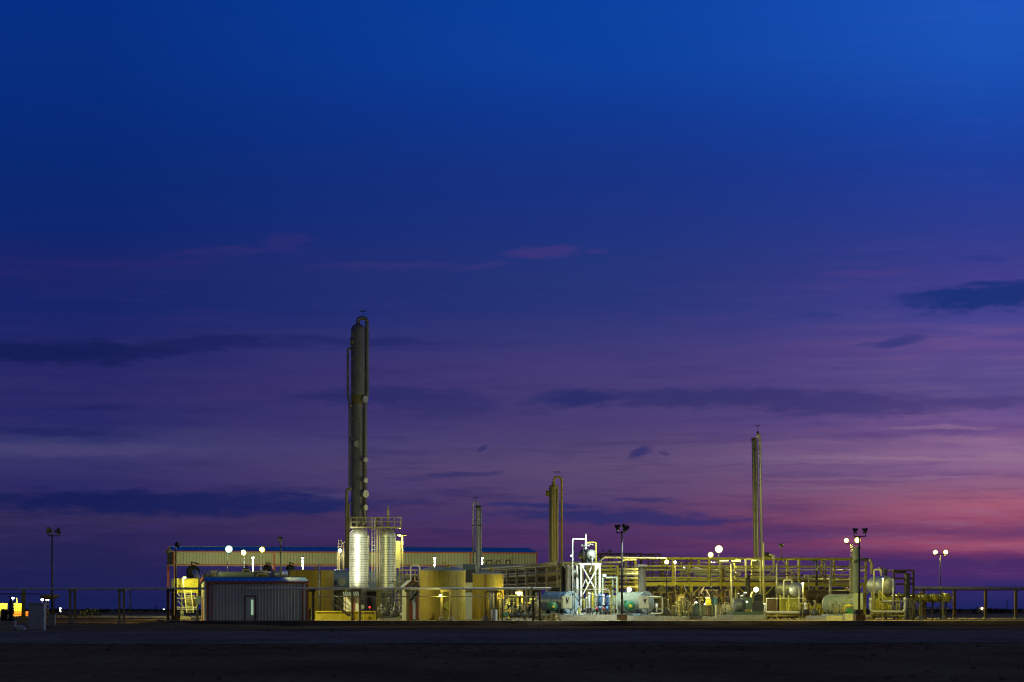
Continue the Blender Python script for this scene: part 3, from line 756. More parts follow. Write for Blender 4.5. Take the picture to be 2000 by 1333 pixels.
# ------------------------------------------------------------------ tanks
def tank(name, label, px, d, wpx, ysh, ytop, m, yb=None, group=None, rings=0, vent=True, hatch=True):
    base = G(px, d); r = M_(wpx, d) / 2; base = base + Vector((0, r, 0)); t = T(name, label, 'tank', base, group)
    zs = P(px, ysh, d).z; zt = P(px, ytop, d).z
    sh_ = MB().lathe(base, Z, [(r, 0), (r, zs)], 56)
    for k in range(rings):
        z = zs * (k + 1) / (rings + 1); sh_.lathe(base + Z * (z - .02), Z, [(r + .002, 0), (r + .012, .005), (r + .012, .035), (r + .002, .04)], 56)
    t.part('shell', sh_, m)
    rise = zt - zs
    rf = MB().lathe(base + Z * zs, Z, [(r + .05, -.06), (r + .05, .0), (r * .96, rise * .12), (r * .75, rise * .5), (r * .4, rise * .85), (.01, rise)], 56)
    t.part('roof', rf, mat('grey_tank_roof_paint', (.22, .23, .22), .5, var=.15))
    if hatch:
        t.part('thief_hatch', MB().lathe(base + Vector((r * .25, -r * .55, zs + rise * .6)), Z, [(.16, 0), (.16, .2), (.2, .2), (.2, .26)], 14, False, True), m)
    if vent:
        t.part('vent', MB().tube([base + Z * (zt - .05), base + Z * (zt + .28), base + Vector((.25, -.1, zt + .28)), base + Vector((.25, -.1, zt + .15))], .05, .1), m)
    return t, base, r
tk, b_, r_ = tank('storage_tank', 'large tan tank with shallow domed roof, biggest tank in the plant', 863.7, 256, 89.5, 1114, 1104.7, tan2, rings=2)
tk.part('manway', MB().disc(b_ + Vector((.45, -r_ * .99, 1.3)), Vector((.1, -1, 0)), .33, .12).disc(b_ + Vector((.45, -r_ * .99 - .08, 1.3)), Vector((.1, -1, 0)), .28, .08), yel2)
tk, b_, r_ = tank('storage_tank', 'smaller tan ribbed tank with domed roof right of the large tan tank', 953, 262, 60.5, 1120.5, 1113.5, tan2, rings=3)
fl = MB()
for i in range(40):
    a = 2 * math.pi * i / 40; q = b_ + Vector((math.cos(a) * r_, math.sin(a) * r_, 0)); fl.cyl(q + Z * .1, q + Z * 3.0, .05, n=6)
tk.part('flute', fl, tan2)
tk, b_, r_ = tank('storage_tank', 'flat-topped tan tank just right of the small shed', 604, 286, 90, 1113.5, 1111.8, tan2, rings=2, vent=False)
tk.part('level_pipe', MB().cyl(b_ + Vector((.05 + r_ * .45, -r_ * .95, .2)), b_ + Vector((.05 + r_ * .45, -r_ * .95, 4.9)), .05), dgrey)
tank('storage_tank', 'low tan tank peeking over the middle of the shed roof', 513, 305, 38, 1119.5, 1117, tan2, rings=1, vent=False)
m = MB().cyl(G(623.5, 282, 0), P(623.5, 1100, 282), .055); m.disc(P(623.5, 1146, 282), Z, .1, .1)
single('vent_pipe', m, pipew, 'thin pale standpipe rising in front of the flat-topped tan tank', 'pipe', G(623.5, 282))

# ------------------------------------------------------------------ tall tower
D = 300
t = T('fractionation_tower', 'tallest dark tower with gooseneck pipe and round manways', 'tower', G(697, D))
up = MB(); c0 = G(699.5, D)
rt, rb = M_(28, D) / 2, M_(22.5, D) / 2
zT = P(0, 637, D).z; z1 = P(0, 772, D).z; z2 = P(0, 790, D).z
up.lathe(c0, Z, [(rt * .98, z1 + .0), (rt, z1 + .3), (rt, zT - .3), (rt * .86, zT - .05), (rt * .55, zT + .15), (.02, zT + .25)], 32)
t.part('upper_shell', up, tower)
c1 = G(697.0, D)
t.part('transition_cone', MB().lathe(c0 * .5 + c1 * .5, Z, [(rb, z2), (rt * .98, z1)], 32), mat('olive_band_paint', (.17, .15, .05), .55))
lo = MB().lathe(c1, Z, [(rb * 1.5, 0), (rb * 1.45, 2.2), (rb, 3.2), (rb, z2)], 32)
t.part('lower_shell', lo, tower)
bd = MB()
for y in (684, 730): bd.lathe(c0 + Z * P(0, y, D).z, Z, [(rt, -.06), (rt + .05, -.05), (rt + .05, .05), (rt, .06)], 32)
for y in (840, 888, 934, 979, 1020, 1060): bd.lathe(c1 + Z * P(0, y, D).z, Z, [(rb, -.05), (rb + .04, -.04), (rb + .04, .04), (rb, .05)], 32)
t.part('stiffening_ring', bd, tower)
gp = MB().tube([c0 + Z * (zT + .1), P(699.5, 622, D), P(717, 622, D), P(717, 772, D), P(713, 790, D), P(713, 1030, D)], .21, .75)
t.part('overhead_pipe', gp, tower)
t.part('side_pipe', MB().tube([P(690, 681, D - .3), P(679.5, 681, D - .3), P(679.5, 775, D - .3), P(683, 785, D - .3), P(683, 952, D - .3)], .13, .35), tower)
t.part('side_pipe', MB().tube([P(687, 956, D - .8), P(677, 956, D - .8), P(677, 1110, D - .8)], .16, .35).tube([P(687, 984, D - .8), P(681.5, 984, D - .8), P(681.5, 1110, D - .8)], .11, .2), pipet)
mf = MB().disc(P(699.5, 868, D) - Vector((0, rb + .15, 0)), Vector((.1, -1, 0)), M_(7, D), .14, 24).cyl(P(699.5, 868, D) - Vector((0, rb * .8, 0)), P(699.5, 868, D) - Vector((0, rb + .1, 0)), .28)
t.part('manway', mf, pipew)
for y, s_ in ((781, 7), (899, 5.2), (939, 5.2), (965.5, 7.5), (992, 5.5)):
    q = P(714.5 if y > 800 else 714, y, D) + Vector((0, -.5, 0)); ax = Vector((.72, -.69, 0))
    t.part('manway', MB().disc(q, ax, M_(s_, D), .12, 20).cyl(q - ax * .55, q, M_(s_ * .72, D)), pipew)
t.part('nozzle', MB().cyl(P(694, 668, D) - Vector((0, .3, 0)), P(685.5, 668, D) - Vector((0, .3, 0)), .32).disc(P(685.5, 668, D) - Vector((0, .3, 0)), Vector((1, 0, 0)), .4, .1), tower)
t.part('nozzle', MB().cyl(P(688, 793, D) - Vector((0, .3, 0)), P(681, 793, D) - Vector((0, .3, 0)), .3), tower)
for y in (655, 702, 762, 820, 858):
    t.part('nozzle', MB().cyl(P(692, y, D), P(692, y, D) + Vector((-.15, -rt - .15, 0)), .1).disc(P(692, y, D) + Vector((-.15, -rt - .15, 0)), Vector((-.3, -1, 0)), .16, .06), tower)
def spinner(t, px, y0, y1, d, wpx):
    m = MB().cyl(P(px, y0, d), P(px, y1, d), .022, n=6)
    q = P(px, y1, d)
    for k in range(16):
        a = 2 * math.pi * k / 16; m.bar(q, q + Vector((math.cos(a) * M_(wpx, d) / 2, math.sin(a) * M_(wpx, d) / 2, -.04 + .03 * (k % 2))), .05)
        e_ = q + Vector((math.cos(a) * M_(wpx, d) / 2, math.sin(a) * M_(wpx, d) / 2, -.04)); m.bar(e_, e_ + Z * .07, .03)
    t.part('lightning_dissipater', m, dark)
spinner(t, 709, 621, 608, D, 12)
ld = MB().ladder(P(706, 1030, D) - Vector((0, rb + .3, 0)), P(706, 800, D) - Vector((0, rb + .3, 0)), .4, U, .35)
t.part('ladder', ld, dgrey)

# silver tanks, one platform on both
def silver_tank(label, px, wpx, d, z_bot):
    base = G(px, d) ; r = M_(wpx, d) / 2; t = T('insulated_vessel', label, 'vessel', base, 'pair of silver insulated vessels')
    zs = P(px, 1046, d).z; zt = P(px, 1034, d).z; zb_ = P(px, z_bot, d).z
    s_ = MB().lathe(base, Z, [(r, zb_), (r, zs)], 44)
    nb = 22
    bands = MB()
    for i in range(1, nb):
        z = zb_ + (zs - zb_) * i / nb; bands.lathe(base + Z * z, Z, [(r, -.02), (r + .012, -.018), (r + .012, .018), (r, .02)], 44)
    for k in range(6):
        a = k * 1.05 + .4; q = base + Vector((math.cos(a) * (r + .004), math.sin(a) * (r + .004), 0)); s_.bar(q + Z * zb_, q + Z * zs, .02)
    t.part('shell', s_, silver); t.part('banding', bands, dgrey)
    hd = MB().lathe(base + Z * zs, Z, [(r + .015, -.05), (r + .015, 0), (r * .93, (zt - zs) * .4), (r * .7, (zt - zs) * .75), (r * .4, (zt - zs) * .95), (.01, zt - zs)], 44)
    for k in range(10):
        a = k * .628
        for (ra, za), (rb2, zb2) in zip([(r * 1.0, 0), (r * .93, .4), (r * .7, .75)], [(r * .93, .4), (r * .7, .75), (r * .4, .95)]):
            e = Vector((math.cos(a), math.sin(a), 0)); hd.bar(base + e * ra + Z * (zs + za * (zt - zs) + .01), base + e * rb2 + Z * (zs + zb2 * (zt - zs) + .01), .02)
    t.part('top_head', hd, silver)
    t.part('bottom_head', MB().lathe(base + Z * zb_, -Z, [(r, 0), (r * .9, .22), (r * .6, .42), (.01, .52)], 32), silver2)
    t.part('skirt', MB().lathe(base, Z, [(r * .78, .1), (r * .78, zb_ - .05)], 32), dgrey)
    for k, (dx, zz) in enumerate([(-.3, .8), (.35, 1.2), (.05, 1.9)]):
        q = base + Vector((dx, -r * .78, zz)); t.part('nozzle', MB().cyl(q, q - Vector((0, .35, 0)), .12).disc(q - Vector((0, .35, 0)), Vector((0, 1, 0)), .2, .07), silver2)
    return t, base, r, zs, zt
D2 = 272
beam_o = [o for o in scene.objects if o.get('label', '').startswith('dark pole rising behind the small shed')][0]
ld_ = bpy.data.lights.new('lamp_light', 'SPOT'); ld_.energy = 24000; ld_.color = (1, 1, .66); ld_.shadow_soft_size = .2; ld_.spot_size = R(22); ld_.spot_blend = .5
lo_ = bpy.data.objects.new('lamp_light', ld_); COL.objects.link(lo_); lo_.parent = beam_o
fp_ = P(552, 1054, 254.6); lo_.location = fp_ - beam_o.location
lo_.rotation_euler = (P(682, 1085, 272) - fp_).to_track_quat('-Z', 'Y').to_euler()
s1, b1, r1, zs, zt = silver_tank('wider silver banded vessel, glaring white on its left side', 701.7, 39, D2, 1150)
s2, b2, r2, zs2, zt2 = silver_tank('narrower silver banded vessel right of the pale ladder', 758, 30.5, D2 - .5, 1150)
t = T('access_platform', 'railed steel walkway bridging the tops of the two silver vessels', 'platform', G(735, D2 - .5))
y0 = 1030.5; dk = MB()
pa, pb = P(684, y0, D2 - 1.2), P(782.5, y0, D2 - 1.2)
dk.obox((pa + pb) / 2 + Vector((0, .9, 0)), (pb - pa) / 2, Vector((0, .95, 0)), Z * .07)
t.part('deck', dk, pipet)
rl = MB(); za = P(0, 1011.5, D2).z; zm = P(0, 1020, D2).z
for yy in (0, 1.8):
    for z in (za, zm): rl.bar(Vector((pa.x, pa.y + yy, z)), Vector((pb.x, pb.y + yy, z)), .05)
    for k in range(9):
        x = pa.x + (pb.x - pa.x) * k / 8; rl.bar((x, pa.y + yy, pa.z), (x, pa.y + yy, za), .055)
for x in (pa.x, pb.x):
    for z in (za, zm): rl.bar((x, pa.y, z), (x, pa.y + 1.8, z), .05)
t.part('railing', rl, pipet)
br = MB()
for x in (P(690, 0, D2).x, P(716, 0, D2).x, P(749, 0, D2).x, P(770, 0, D2).x): br.bar((x, pa.y + .9, pa.z - .07), (x, pa.y + .9, pa.z - .7), .1)
t.part('bracket', br, dgrey)
m = MB().ladder(P(729.3, 1137, D2 - 1.5), P(729.3, 1011, D2 - 1.5), M_(5.6, D2), U, .38, .035)
for y in (1046, 1074, 1095, 1116): m.bar(P(726, y, D2 - 1.5), P(726, y, D2 - .6), .05); m.bar(P(733, y, D2 - 1.5), P(733, y, D2 - .6), .05)
single('ladder', m, pipey, 'pale vertical ladder up to the walkway between the silver vessels', 'ladder', P(729, 1137, D2 - 1.5))
m = MB()
for x, r_ in ((737, .09), (741.5, .07), (744, .05)): m.tube([G(x, D2 + .6), P(x, 1014 + (x - 737) * 2, D2 + .6), P(x + 6, 1014 + (x - 737) * 2, D2 + .6)], r_, .2)
multi('riser_piping', m, pipet, 'bundle of slim vertical riser pipes between the silver vessels', 'pipe', G(740, D2 + .6))
t = T('relief_valve', 'relief valve with pointed vent stack on top of the narrower silver vessel', 'valve', b2 + Z * zt2)
q = b2 + Z * zt2
t.part('body', MB().cyl(q, q + Z * .9, .09).disc(q + Z * .35, Z, .2, .08).disc(q + Z * .62, Z, .17, .07).ball(q + Z * .5, .17).cyl(q + Z * .7 - U * .5, q + Z * .7 + U * .1, .06).disc(q + Z * .7 - U * .5, U, .14, .06), dgrey)
t.part('vent_stack', MB().lathe(q + Z * .9, Z, [(.09, 0), (.12, .1), (.09, .35), (.13, .45), (.10, .9), (.06, 1.1), (.02, 1.45)], 12), pipet)
t = T('relief_valve', 'dark valve cluster on top of the wider silver vessel under the tower', 'valve', b1 + Z * zt)
q = b1 + Z * zt + Vector((.2, 0, 0))
t.part('body', MB().cyl(q, q + Z * .8, .1).ball(q + Z * .5, .2).disc(q + Z * .3, Z, .22, .08).disc(q + Z * .75, Z, .2, .07), dgrey)
t.part('outlet_pipe', MB().tube([q + Z * .5, q + Z * .5 + Vector((.4, 0, 0)), q + Vector((.4, 0, 1.2)), q + Vector((.25, 0, 2.0))], .08, .15), pipet)

# left lit stack by the tower
t = T('piping_stack', 'slim yellow-lit pipe stack with small flood lamp left of the tall tower', 'pipe stack', G(665, 304))
m = MB()
for x, yt, r_ in ((659.5, 1078, .10), (662.8, 1078, .10), (671, 1062, .09)): m.cyl(G(x, 304), P(x, yt, 304), r_)
for y in (1056, 1062, 1068): m.px(660.5, y, 667, y + 1.2, 304, .4)
m.bar(P(661, 1078, 304), P(661, 1055, 304), .06); m.bar(P(667, 1078, 304), P(667, 1055, 304), .06); m.bar(P(667, 1063, 304), P(674, 1059, 304), .12)
t.part('frame', m, tan)
t.part('vessel', MB().lathe(G(668.5, 304.6), Z, [(.28, P(0, 1112, 304).z), (.28, P(0, 1078, 304).z), (.15, P(0, 1075, 304).z)], 16, True, True), pipet)
flood_head(t, P(664, 1076, 303.6), V3(.25, -1, -.25), .40, E_dim)
t.light(P(664, 1076, 303) - Vector((0, .2, .1)), (1, 1, .7), 130, .15)
# right lit box behind narrow tank, and a lamp shade over it
t = T('duct_box', 'bright yellow-lit upright box behind the narrower silver vessel', 'equipment box', G(778, 282))
t.part('body', MB().px(771, 1057, 782.5, 1095, 282, .8), cream)
t.part('base_duct', MB().px(772, 1095.5, 782, 1110, 282, .8), cream)
t.part('legs', MB().px(773, 1110, 774.5, None, 282, .1).px(780, 1110, 781.5, None, 282, .1), tan)
t = T('street_lamp', 'wide conical lamp shade glowing underneath, right of the silver vessels', 'lamp', G(784, 280))
q = P(781, 1042, 280)
t.part('post', MB().cyl(G(786, 280.6), P(786, 1042, 280.6), .07), tan)
s_ = t.part('lamp_shade', MB().lathe(q, -Z, [(.05, 0), (.5, .10), (.85, .20)], 20), tan)
t.part('lens', MB().lathe(q - Z * .12, -Z, [(.12, 0), (.1, .1), (.01, .15)], 12), E_ygr, s_)
t.light(q - Z * .4, YG, 420, .15)
t = T('street_lamp', 'wide glowing yellow lamp shade hanging over the pump row beneath the front pipe', 'lamp', G(1013, 262))
q = P(1013, 1154.5, 262)
t.part('post', MB().tube([G(1020, 262.4), P(1020, 1153, 262.4), P(1013, 1152.5, 262)], .05, .2), tan)
s_ = t.part('lamp_shade', MB().lathe(q, -Z, [(.05, 0), (.16, .04), (.34, .20)], 20), cream)
t.part('lens', MB().lathe(q - Z * .12, -Z, [(.26, 0), (.25, .1), (.1, .2), (.01, .21)], 14), E_yel, s_)
t.light(q - Z * .5 - Vector((0, .3, 0)), SOD, 420, .15)

# ------------------------------------------------------------------ grey, tan and right silver columns
def column(label, D, px, wpx, ysh, m, loop_x=None, loop_y=None, pr=.15, lean=0, spin=None, ybase=None):
    t = T('process_column', label, 'column', G(px, D))
    c = G(px, D); r = M_(wpx, D) / 2; z = P(px, ysh, D).z
    ax = Vector((lean, 0, 1)).normalized()
    t.part('shell', MB().lathe(c, ax, [(r * 1.1, 0), (r, 1.0), (r, z - .12), (r * .8, z + .02), (.02, z + .12)], 28), m)
    return t, c, r, z, ax
t, c, r, z, ax = column('slim grey column with black top flange and side loop pipe', 330, 934.5, 10.6, 991, silver2)
t.part('top_flange', MB().lathe(c + Z * z, Z, [(.30, -.05), (.36, -.05), (.36, .16), (.30, .16)], 16, True, True).cyl(P(936, 997, 329.4), P(936, 994, 329.4), .09), dark)
t.part('loop_pipe', MB().tube([P(934.5, 989, 330), P(933, 982, 330), P(929, 981, 330), P(924.5, 982, 330), P(924.5, 1100, 330)], .10, .35), silver2)
cl_ = MB()
for y in (1017, 1039, 1078): cl_.bar(P(924.5, y, 330), P(930, y, 330), .09)
for y in (1026.5,): cl_.disc(P(924.5, y, 330), Z, .2, .1); cl_.disc(P(937, y, 329.5), Z, .2, .1)
t.each('clamp', cl_, dark, ('bar', 'disc')); spinner(t, 929, 981, 972, 330, 9)
t.part('drain_pipe', MB().cyl(P(939.8, 993, 329.7), P(939.8, 1100, 329.7), .06), pipey)
t, c, r, z, ax = column('thick tan column with looped overhead pipe in the middle of the plant', 310, 1081.5, 19.2, 949, mat('olive_column_paint', (.30, .25, .09), .55, var=.15, dirt_amt=.3))
t.part('overhead_pipe', MB().tube([c + Z * z, P(1081.5, 940, 310), P(1083, 933, 310), P(1089, 932.5, 310), P(1097, 933, 310), P(1097, 945, 310), P(1097.5, 1110, 310)], .125, .5), tan2)
t.part('top_neck', MB().lathe(c + Z * (z - .05), Z, [(.22, 0), (.16, .25), (.2, .27), (.2, .4), (.13, .45)], 16), tan2)
t.part('nozzle', MB().cyl(P(1075, 964, 310), P(1067, 964, 310), .28).disc(P(1067, 964, 310), Vector((1, 0, 0)), .34, .12), tan2)
t.part('riser_pipe', MB().cyl(P(1078, 955, 309.3), P(1078.5, 1105, 309.3), .06).cyl(P(1088.5, 955, 309.5), P(1088.5, 1105, 309.5), .05), tan)
cl_ = MB()
for y in (981, 1017, 1054): cl_.bar(P(1089, y, 310), P(1097, y, 310), .09)
t.each('clamp', cl_, dgrey, ('bar', 'disc')); spinner(t, 1088, 932, 922, 310, 13)
D3 = 320
t, c, r, z, ax = column('tall slender silver column with parallel pipe above the yellow rack', D3, 1479, 11.5, 857, mat('column_cladding', (.17, .17, .15), .5, metal=.3, var=.2, dirt_amt=.4), lean=-.015)
q0, q1 = P(1488, 1145, D3), P(1483.5, 850, D3)
t.part('parallel_pipe', MB().tube([P(1489.3, 1190, D3), P(1484.2, 862, D3), P(1483.8, 850, D3), P(1480, 849, D3), P(1478.5, 856, D3)], .14, .3), silver2)
t.part('riser_pipe', MB().cyl(P(1475, 1190, D3 - .5), P(1471, 856, D3 - .5), .09), pipet)
t.part('riser_pipe', MB().cyl(P(1482.3, 1190, D3 - .6), P(1477, 862, D3 - .6), .05), pipew)
cl_ = MB()
for y in (879, 949, 996, 1019): cl_.bar(P(1473, y, D3 - .6), P(1484, y, D3 - .4), .09)
t.each('clamp', cl_, dgrey, ('bar', 'disc')); spinner(t, 1480, 850, 832, D3, 9)
t.part('top_valve', MB().px(1468.8, 855, 1474, 862, D3 - .6, .3).ball(P(1480, 845, D3), .14), dark)

# ------------------------------------------------------------------ blue horizontal vessel behind the silver tanks
def hvessel(name, label, cat, p0, p1, r, m, dish=.35, parts=True, n=32, group=None, base=None, saddle=yel):
    p0 = Vector(p0); p1 = Vector(p1); ax = (p1 - p0); Lg_ = ax.length; ax = ax.normalized()
    c = (p0 + p1) / 2; b = Vector((c.x, c.y, 0)); t = T(name, label, cat, b, group)
    prof = [(r, 0), (r, Lg_)]
    t.part('shell', MB().lathe(p0, ax, prof, n), m)
    for e, a in ((p0, -ax), (p1, ax)):
        t.part('dished_head', MB().lathe(e, a, [(r + .012, -.04), (r + .012, .0), (r * .93, dish * .4), (r * .75, dish * .7), (r * .45, dish * .92), (.01, dish)], n), m)
    if saddle:
        for k in (.2, .8):
            q = p0 + ax * Lg_ * k; t.part('saddle', MB().obox(Vector((q.x, q.y, (q.z - r * .7) / 2)), ax * .12, ax.cross(Z) * r * .7, Z * ((q.z - r * .7) / 2)), saddle)
    return t, p0, p1, ax
t, p0, p1, ax = hvessel('blue_horizontal_vessel', 'long dark blue horizontal vessel behind the silver vessels', 'vessel', P(640, 1134, 296), P(776, 1136, 302), 1.13, mat('mid_blue_vessel_paint', (.20, .27, .38), .45, var=.15), .6)
t.part('manway', MB().cyl(P(668, 1137, 295.5) - Vector((0, .6, 0)), P(668, 1137, 294.6) - Vector((0, .6, 0)), .30).disc(P(668, 1137, 294.6) - Vector((0, .6, 0)), Vector((.1, -1, 0)), .40, .14), silver2)
# lower clutter under the silver tanks
t = T('site_hut', 'small white hut with blue and white striped awning under the wide vessel', 'hut', G(686, 262))
t.part('wall', MB().px(675.5, 1165, 701, None, 264, 1.6), white)
aw = MB(); q0, q1 = P(671, 1163.5, 263), P(703, 1163.5, 263)
for k in range(8):
    a_ = q0 + (q1 - q0) * (k / 8); b__ = q0 + (q1 - q0) * ((k + .55) / 8); s_ = Vector((-.12, .8, .36))
    aw.add([a_, b__, b__ + s_, a_ + s_, a_ - Z * .03, b__ - Z * .03, b__ + s_ - Z * .03, a_ + s_ - Z * .03], [(0, 1, 2, 3), (4, 7, 6, 5), (0, 4, 5, 1), (1, 5, 6, 2), (2, 6, 7, 3), (3, 7, 4, 0)])
t.part('awning', aw, pblue)
t.part('awning_underside', MB().obox((q0 + q1) / 2 + Vector((-.06, .4, .13)), (q1 - q0) / 2, Vector((-.06, .4, .18)), Z * .01), rust)
t.part('trim', MB().px(674.5, 1165, 676, None, 263.9, .1).px(688, 1158, 692, None, 263.9, .1), orange)
# dyke wall
t = T('containment_wall', 'low yellow steel containment wall with upright ribs below the tan tank', 'wall', G(660, 261))
m = MB().px(617, 1195, 733, None, 261, .06); t.part('sheet', m, mat('vivid_yellow_sheet', (.34, .27, .02), .5, var=.2))
m = MB()
for x in (617, 641, 664, 687, 710, 733): m.px(x - .7, 1194.5, x + .7, None, 260.9, .1)
m.px(616.5, 1194, 733.5, 1195.5, 260.88, .12); t.part('stiffener', m, yel2)
t.part('front_beam', MB().px(705, 1197, 733, 1199.5, 258.5, .15), rust)
def stairs(label, x0, y0, x1, y1, d, w=.8, m=dgrey, grp='steel access stairs'):
    t = T('access_stairs', label, 'stairs', G((x0 + x1) / 2, d), grp)
    a = P(x0, y0, d); b = P(x1, y1, d); s_ = MB()
    for o in (0, w): s_.bar(a + V * o, b + V * o, .05, .18)
    t.part('stringer', s_, m)
    tr_ = MB(); k = max(3, int(abs(a.z - b.z) / .22))
    for i in range(k + 1): q = a + (b - a) * i / k; tr_.obox(q + V * w / 2, U * .12, V * w / 2, Z * .02)
    t.part('tread', tr_, m)
    h = MB()
    for o in (0, w):
        h.bar(a + V * o + Z * .9, b + V * o + Z * .9, .04); h.bar(a + V * o + Z * .5, b + V * o + Z * .5, .03)
        for k_ in (0, .5, 1): q = a + (b - a) * k_ + V * o; h.bar(q, q + Z * .9, .04)
    t.part('handrail', h, m)
    return t
stairs('dark steel stairs climbing left beside the striped-awning hut', 652, 1180, 684, 1203, 256)
stairs('thin dark stairs climbing right in front of the orange kiosk', 817, 1157, 798, 1178, 247.5, .6)
t = T('warning_light', 'small red indicator light glowing between the silver vessels', 'lamp', G(722, 262))
t.part('post', MB().cyl(G(722, 262), P(722, 1188, 262), .04), dgrey)
t.part('lens', MB().ball(P(722, 1186.4, 262), .09), E_red)

# ------------------------------------------------------------------ pumps and small process gear
def pump_set(label, px, d, s=1.0, body=dgrey, motor=bluem, grp='small pump sets', rot=TH):
    b = G(px, d); t = T('pump_set', label, 'pump', b, grp)
    t.part('skid', MB().box(b + Z * .08, 1.5 * s, .6 * s, .16, rot), conc)
    t.part('motor', MB().lathe(b + Vector((-.6 * s, 0, .48 * s)), U, [(.1 * s, 0), (.22 * s, .04 * s), (.22 * s, .55 * s), (.15 * s, .62 * s)], 16, True, True), motor)
    t.part('pump_body', MB().ball(b + Vector((.35 * s, 0, .45 * s)), .27 * s).cyl(b + Vector((0, 0, .48 * s)), b + Vector((.3 * s, 0, .48 * s)), .08 * s), body)
    t.part('discharge_pipe', MB().tube([b + Vector((.4 * s, 0, .6 * s)), b + Vector((.4 * s, 0, 1.25 * s)), b + Vector((.4 * s, .8 * s, 1.25 * s))], .06 * s, .12), pipet)
    return t
def gate_valve(label, px, d, zc, s=1.0, m=dgrey, wheel=red, grp='hand valves', rot=TH):
    b = G(px, d); t = T('gate_valve', label, 'valve', b, grp); c = b + Z * zc
    t.part('body', MB().cyl(c - U * .3 * s, c + U * .3 * s, .1 * s).disc(c - U * .28 * s, U, .18 * s, .06 * s).disc(c + U * .28 * s, U, .18 * s, .06 * s).cyl(c, c + Z * .45 * s, .07 * s).disc(c + Z * .2 * s, Z, .15 * s, .06 * s), m)
    ring = MB(); q = c + Z * .5 * s
    pts = [q + Vector((math.cos(a * math.pi / 6), -.0, math.sin(a * math.pi / 6))) * .2 * s for a in range(13)]
    for a, e in zip(pts, pts[1:]): ring.bar(a, e, .035 * s)
    for a in pts[::4]: ring.bar(q, a, .02 * s)
    t.part('handwheel', ring, wheel)
    t.part('stand', MB().cyl(b, c, .05 * s), m)
    return t
def frame(label, name, cat, x0, x1, ytop, d, dep, m, levels=(), nb=1, brace=False, w=.14, group=None, levels_m=None):
    b = G((x0 + x1) / 2, d); t = T(name, label, cat, b, group)
    zt_ = P(x0, ytop, d).z; xs_ = [x0 + (x1 - x0) * i / nb for i in range(nb + 1)]
    for x in xs_:
        for v in (0, dep):
            q = G(x, d) + V * v; t.part('post', MB().box(q + Z * zt_ / 2, w, w, zt_), m)
    bm_ = MB(); L0 = G(x0, d); L1 = G(x1, d)
    L1 = L0 + U * (L1 - L0).length
    for yy in [ytop] + list(levels):
        z = P(x0, yy, d).z - .05
        for v in (0, dep): bm_.bar(L0 + V * v + Z * z, L1 + V * v + Z * z, w * .8, w * .9)
        for x in xs_: q = G(x, d) + Z * z; bm_.bar(q, q + V * dep, w * .8)
    t.part('beam', bm_, m)
    if brace:
        k = MB(); z = zt_ - .15
        k.bar(L0 + Z * .2, L1 + Z * z, .08); k.bar(L1 + Z * .2, L0 + Z * z, .08); t.part('brace', k, m)
    return t

# dark process gear right of the hut, under and right of the silver vessels
pump_set('pump set with dark motor under the narrower silver vessel', 760, 258, 1.3, dgrey, dgrey)
pump_set('pump set with grey motor left of the orange kiosk', 780, 262, 1.1, silver2, dgrey)
t = frame('dark pipe frame between the narrower silver vessel and the orange kiosk', 'pipe_gantry', 'pipe frame', 772, 792, 1135, 270, 1.5, pipet, (1150, 1165, 1182), 1, False, .1)
m = MB()
for i, (x0, y0_, x1, y1_) in enumerate([(735, 1158, 792, 1158), (738, 1172, 790, 1172), (745, 1186, 795, 1186)]): m.tube([P(x0, y0_, 266), P(x1, y1_, 266), P(x1, y1_ + 20, 266)], .07, .2)
for x, y in ((745, 1150), (756, 1163), (766, 1150), (784, 1156), (777, 1178), (762, 1180), (750, 1176)): m.tube([P(x, y, 265), P(x, 1190, 265), P(x + 9, 1202, 265)], .055, .3)
multi('process_piping', m, dgrey, 'tangle of dark piping beneath the narrower silver vessel', 'piping', G(765, 265))
for x, d, zc, lab in ((745, 262, 1.0, 'grey hand valve nearest the wide vessel\'s skirt'), (770, 258, .7, 'low hand valve in front of the narrow vessel'), (787, 256, 1.1, 'hand valve on a stand beside the orange kiosk stairs')):
    gate_valve(lab, x, d, zc, 1.1, silver2, dgrey)
t = frame('tan pipe frame with upper cross rails right of the blue vessel', 'pipe_gantry', 'pipe frame', 786, 818, 1113, 300, 2.5, tan, (1122, 1135), 2, False, .14)
m = MB().tube([G(802, 297, 0), P(802, 1105, 297), P(818, 1104, 297), P(820, 1112, 297), P(820, 1130, 297)], .09, .25)
single('loop_pipe', m, pipey, 'cream looped pipe left of the large tan tank\'s top', 'pipe', G(802, 297))

# orange kiosk
t = T('gabled_kiosk', 'little white kiosk with orange gable trim and orange door', 'kiosk', G(805.5, 250))
zt_ = P(0, 1145, 250).z; zr_ = P(0, 1133.5, 250).z
L0, L1 = G(793.5, 250), G(817, 250); wdt = (L1 - L0).length
def K(u, v, z): return L0 + U * u + V * v + Z * z
m = MB().obox(K(wdt / 2, 1.2, zt_ / 2), U * wdt / 2, V * 1.2, Z * zt_ / 2)
m.add([K(0, .01, zt_), K(wdt, .01, zt_), K(wdt / 2, .01, zr_ - .05), K(0, 2.39, zt_), K(wdt, 2.39, zt_), K(wdt / 2, 2.39, zr_ - .05)], [(0, 1, 2), (3, 5, 4), (0, 2, 5, 3), (1, 4, 5, 2)])
t.part('wall', m, wallw)
m = MB().bar(K(-.12, 1.2, zt_ - .08), K(wdt / 2, 1.2, zr_), 2.7, .06); m.bar(K(wdt + .12, 1.2, zt_ - .08), K(wdt / 2, 1.2, zr_), 2.7, .06); t.part('roof', m, wallg)
m = MB().bar(K(-.14, -.2, zt_ - .1), K(wdt / 2, -.2, zr_), .05, .12); m.bar(K(wdt + .14, -.2, zt_ - .1), K(wdt / 2, -.2, zr_), .05, .12)
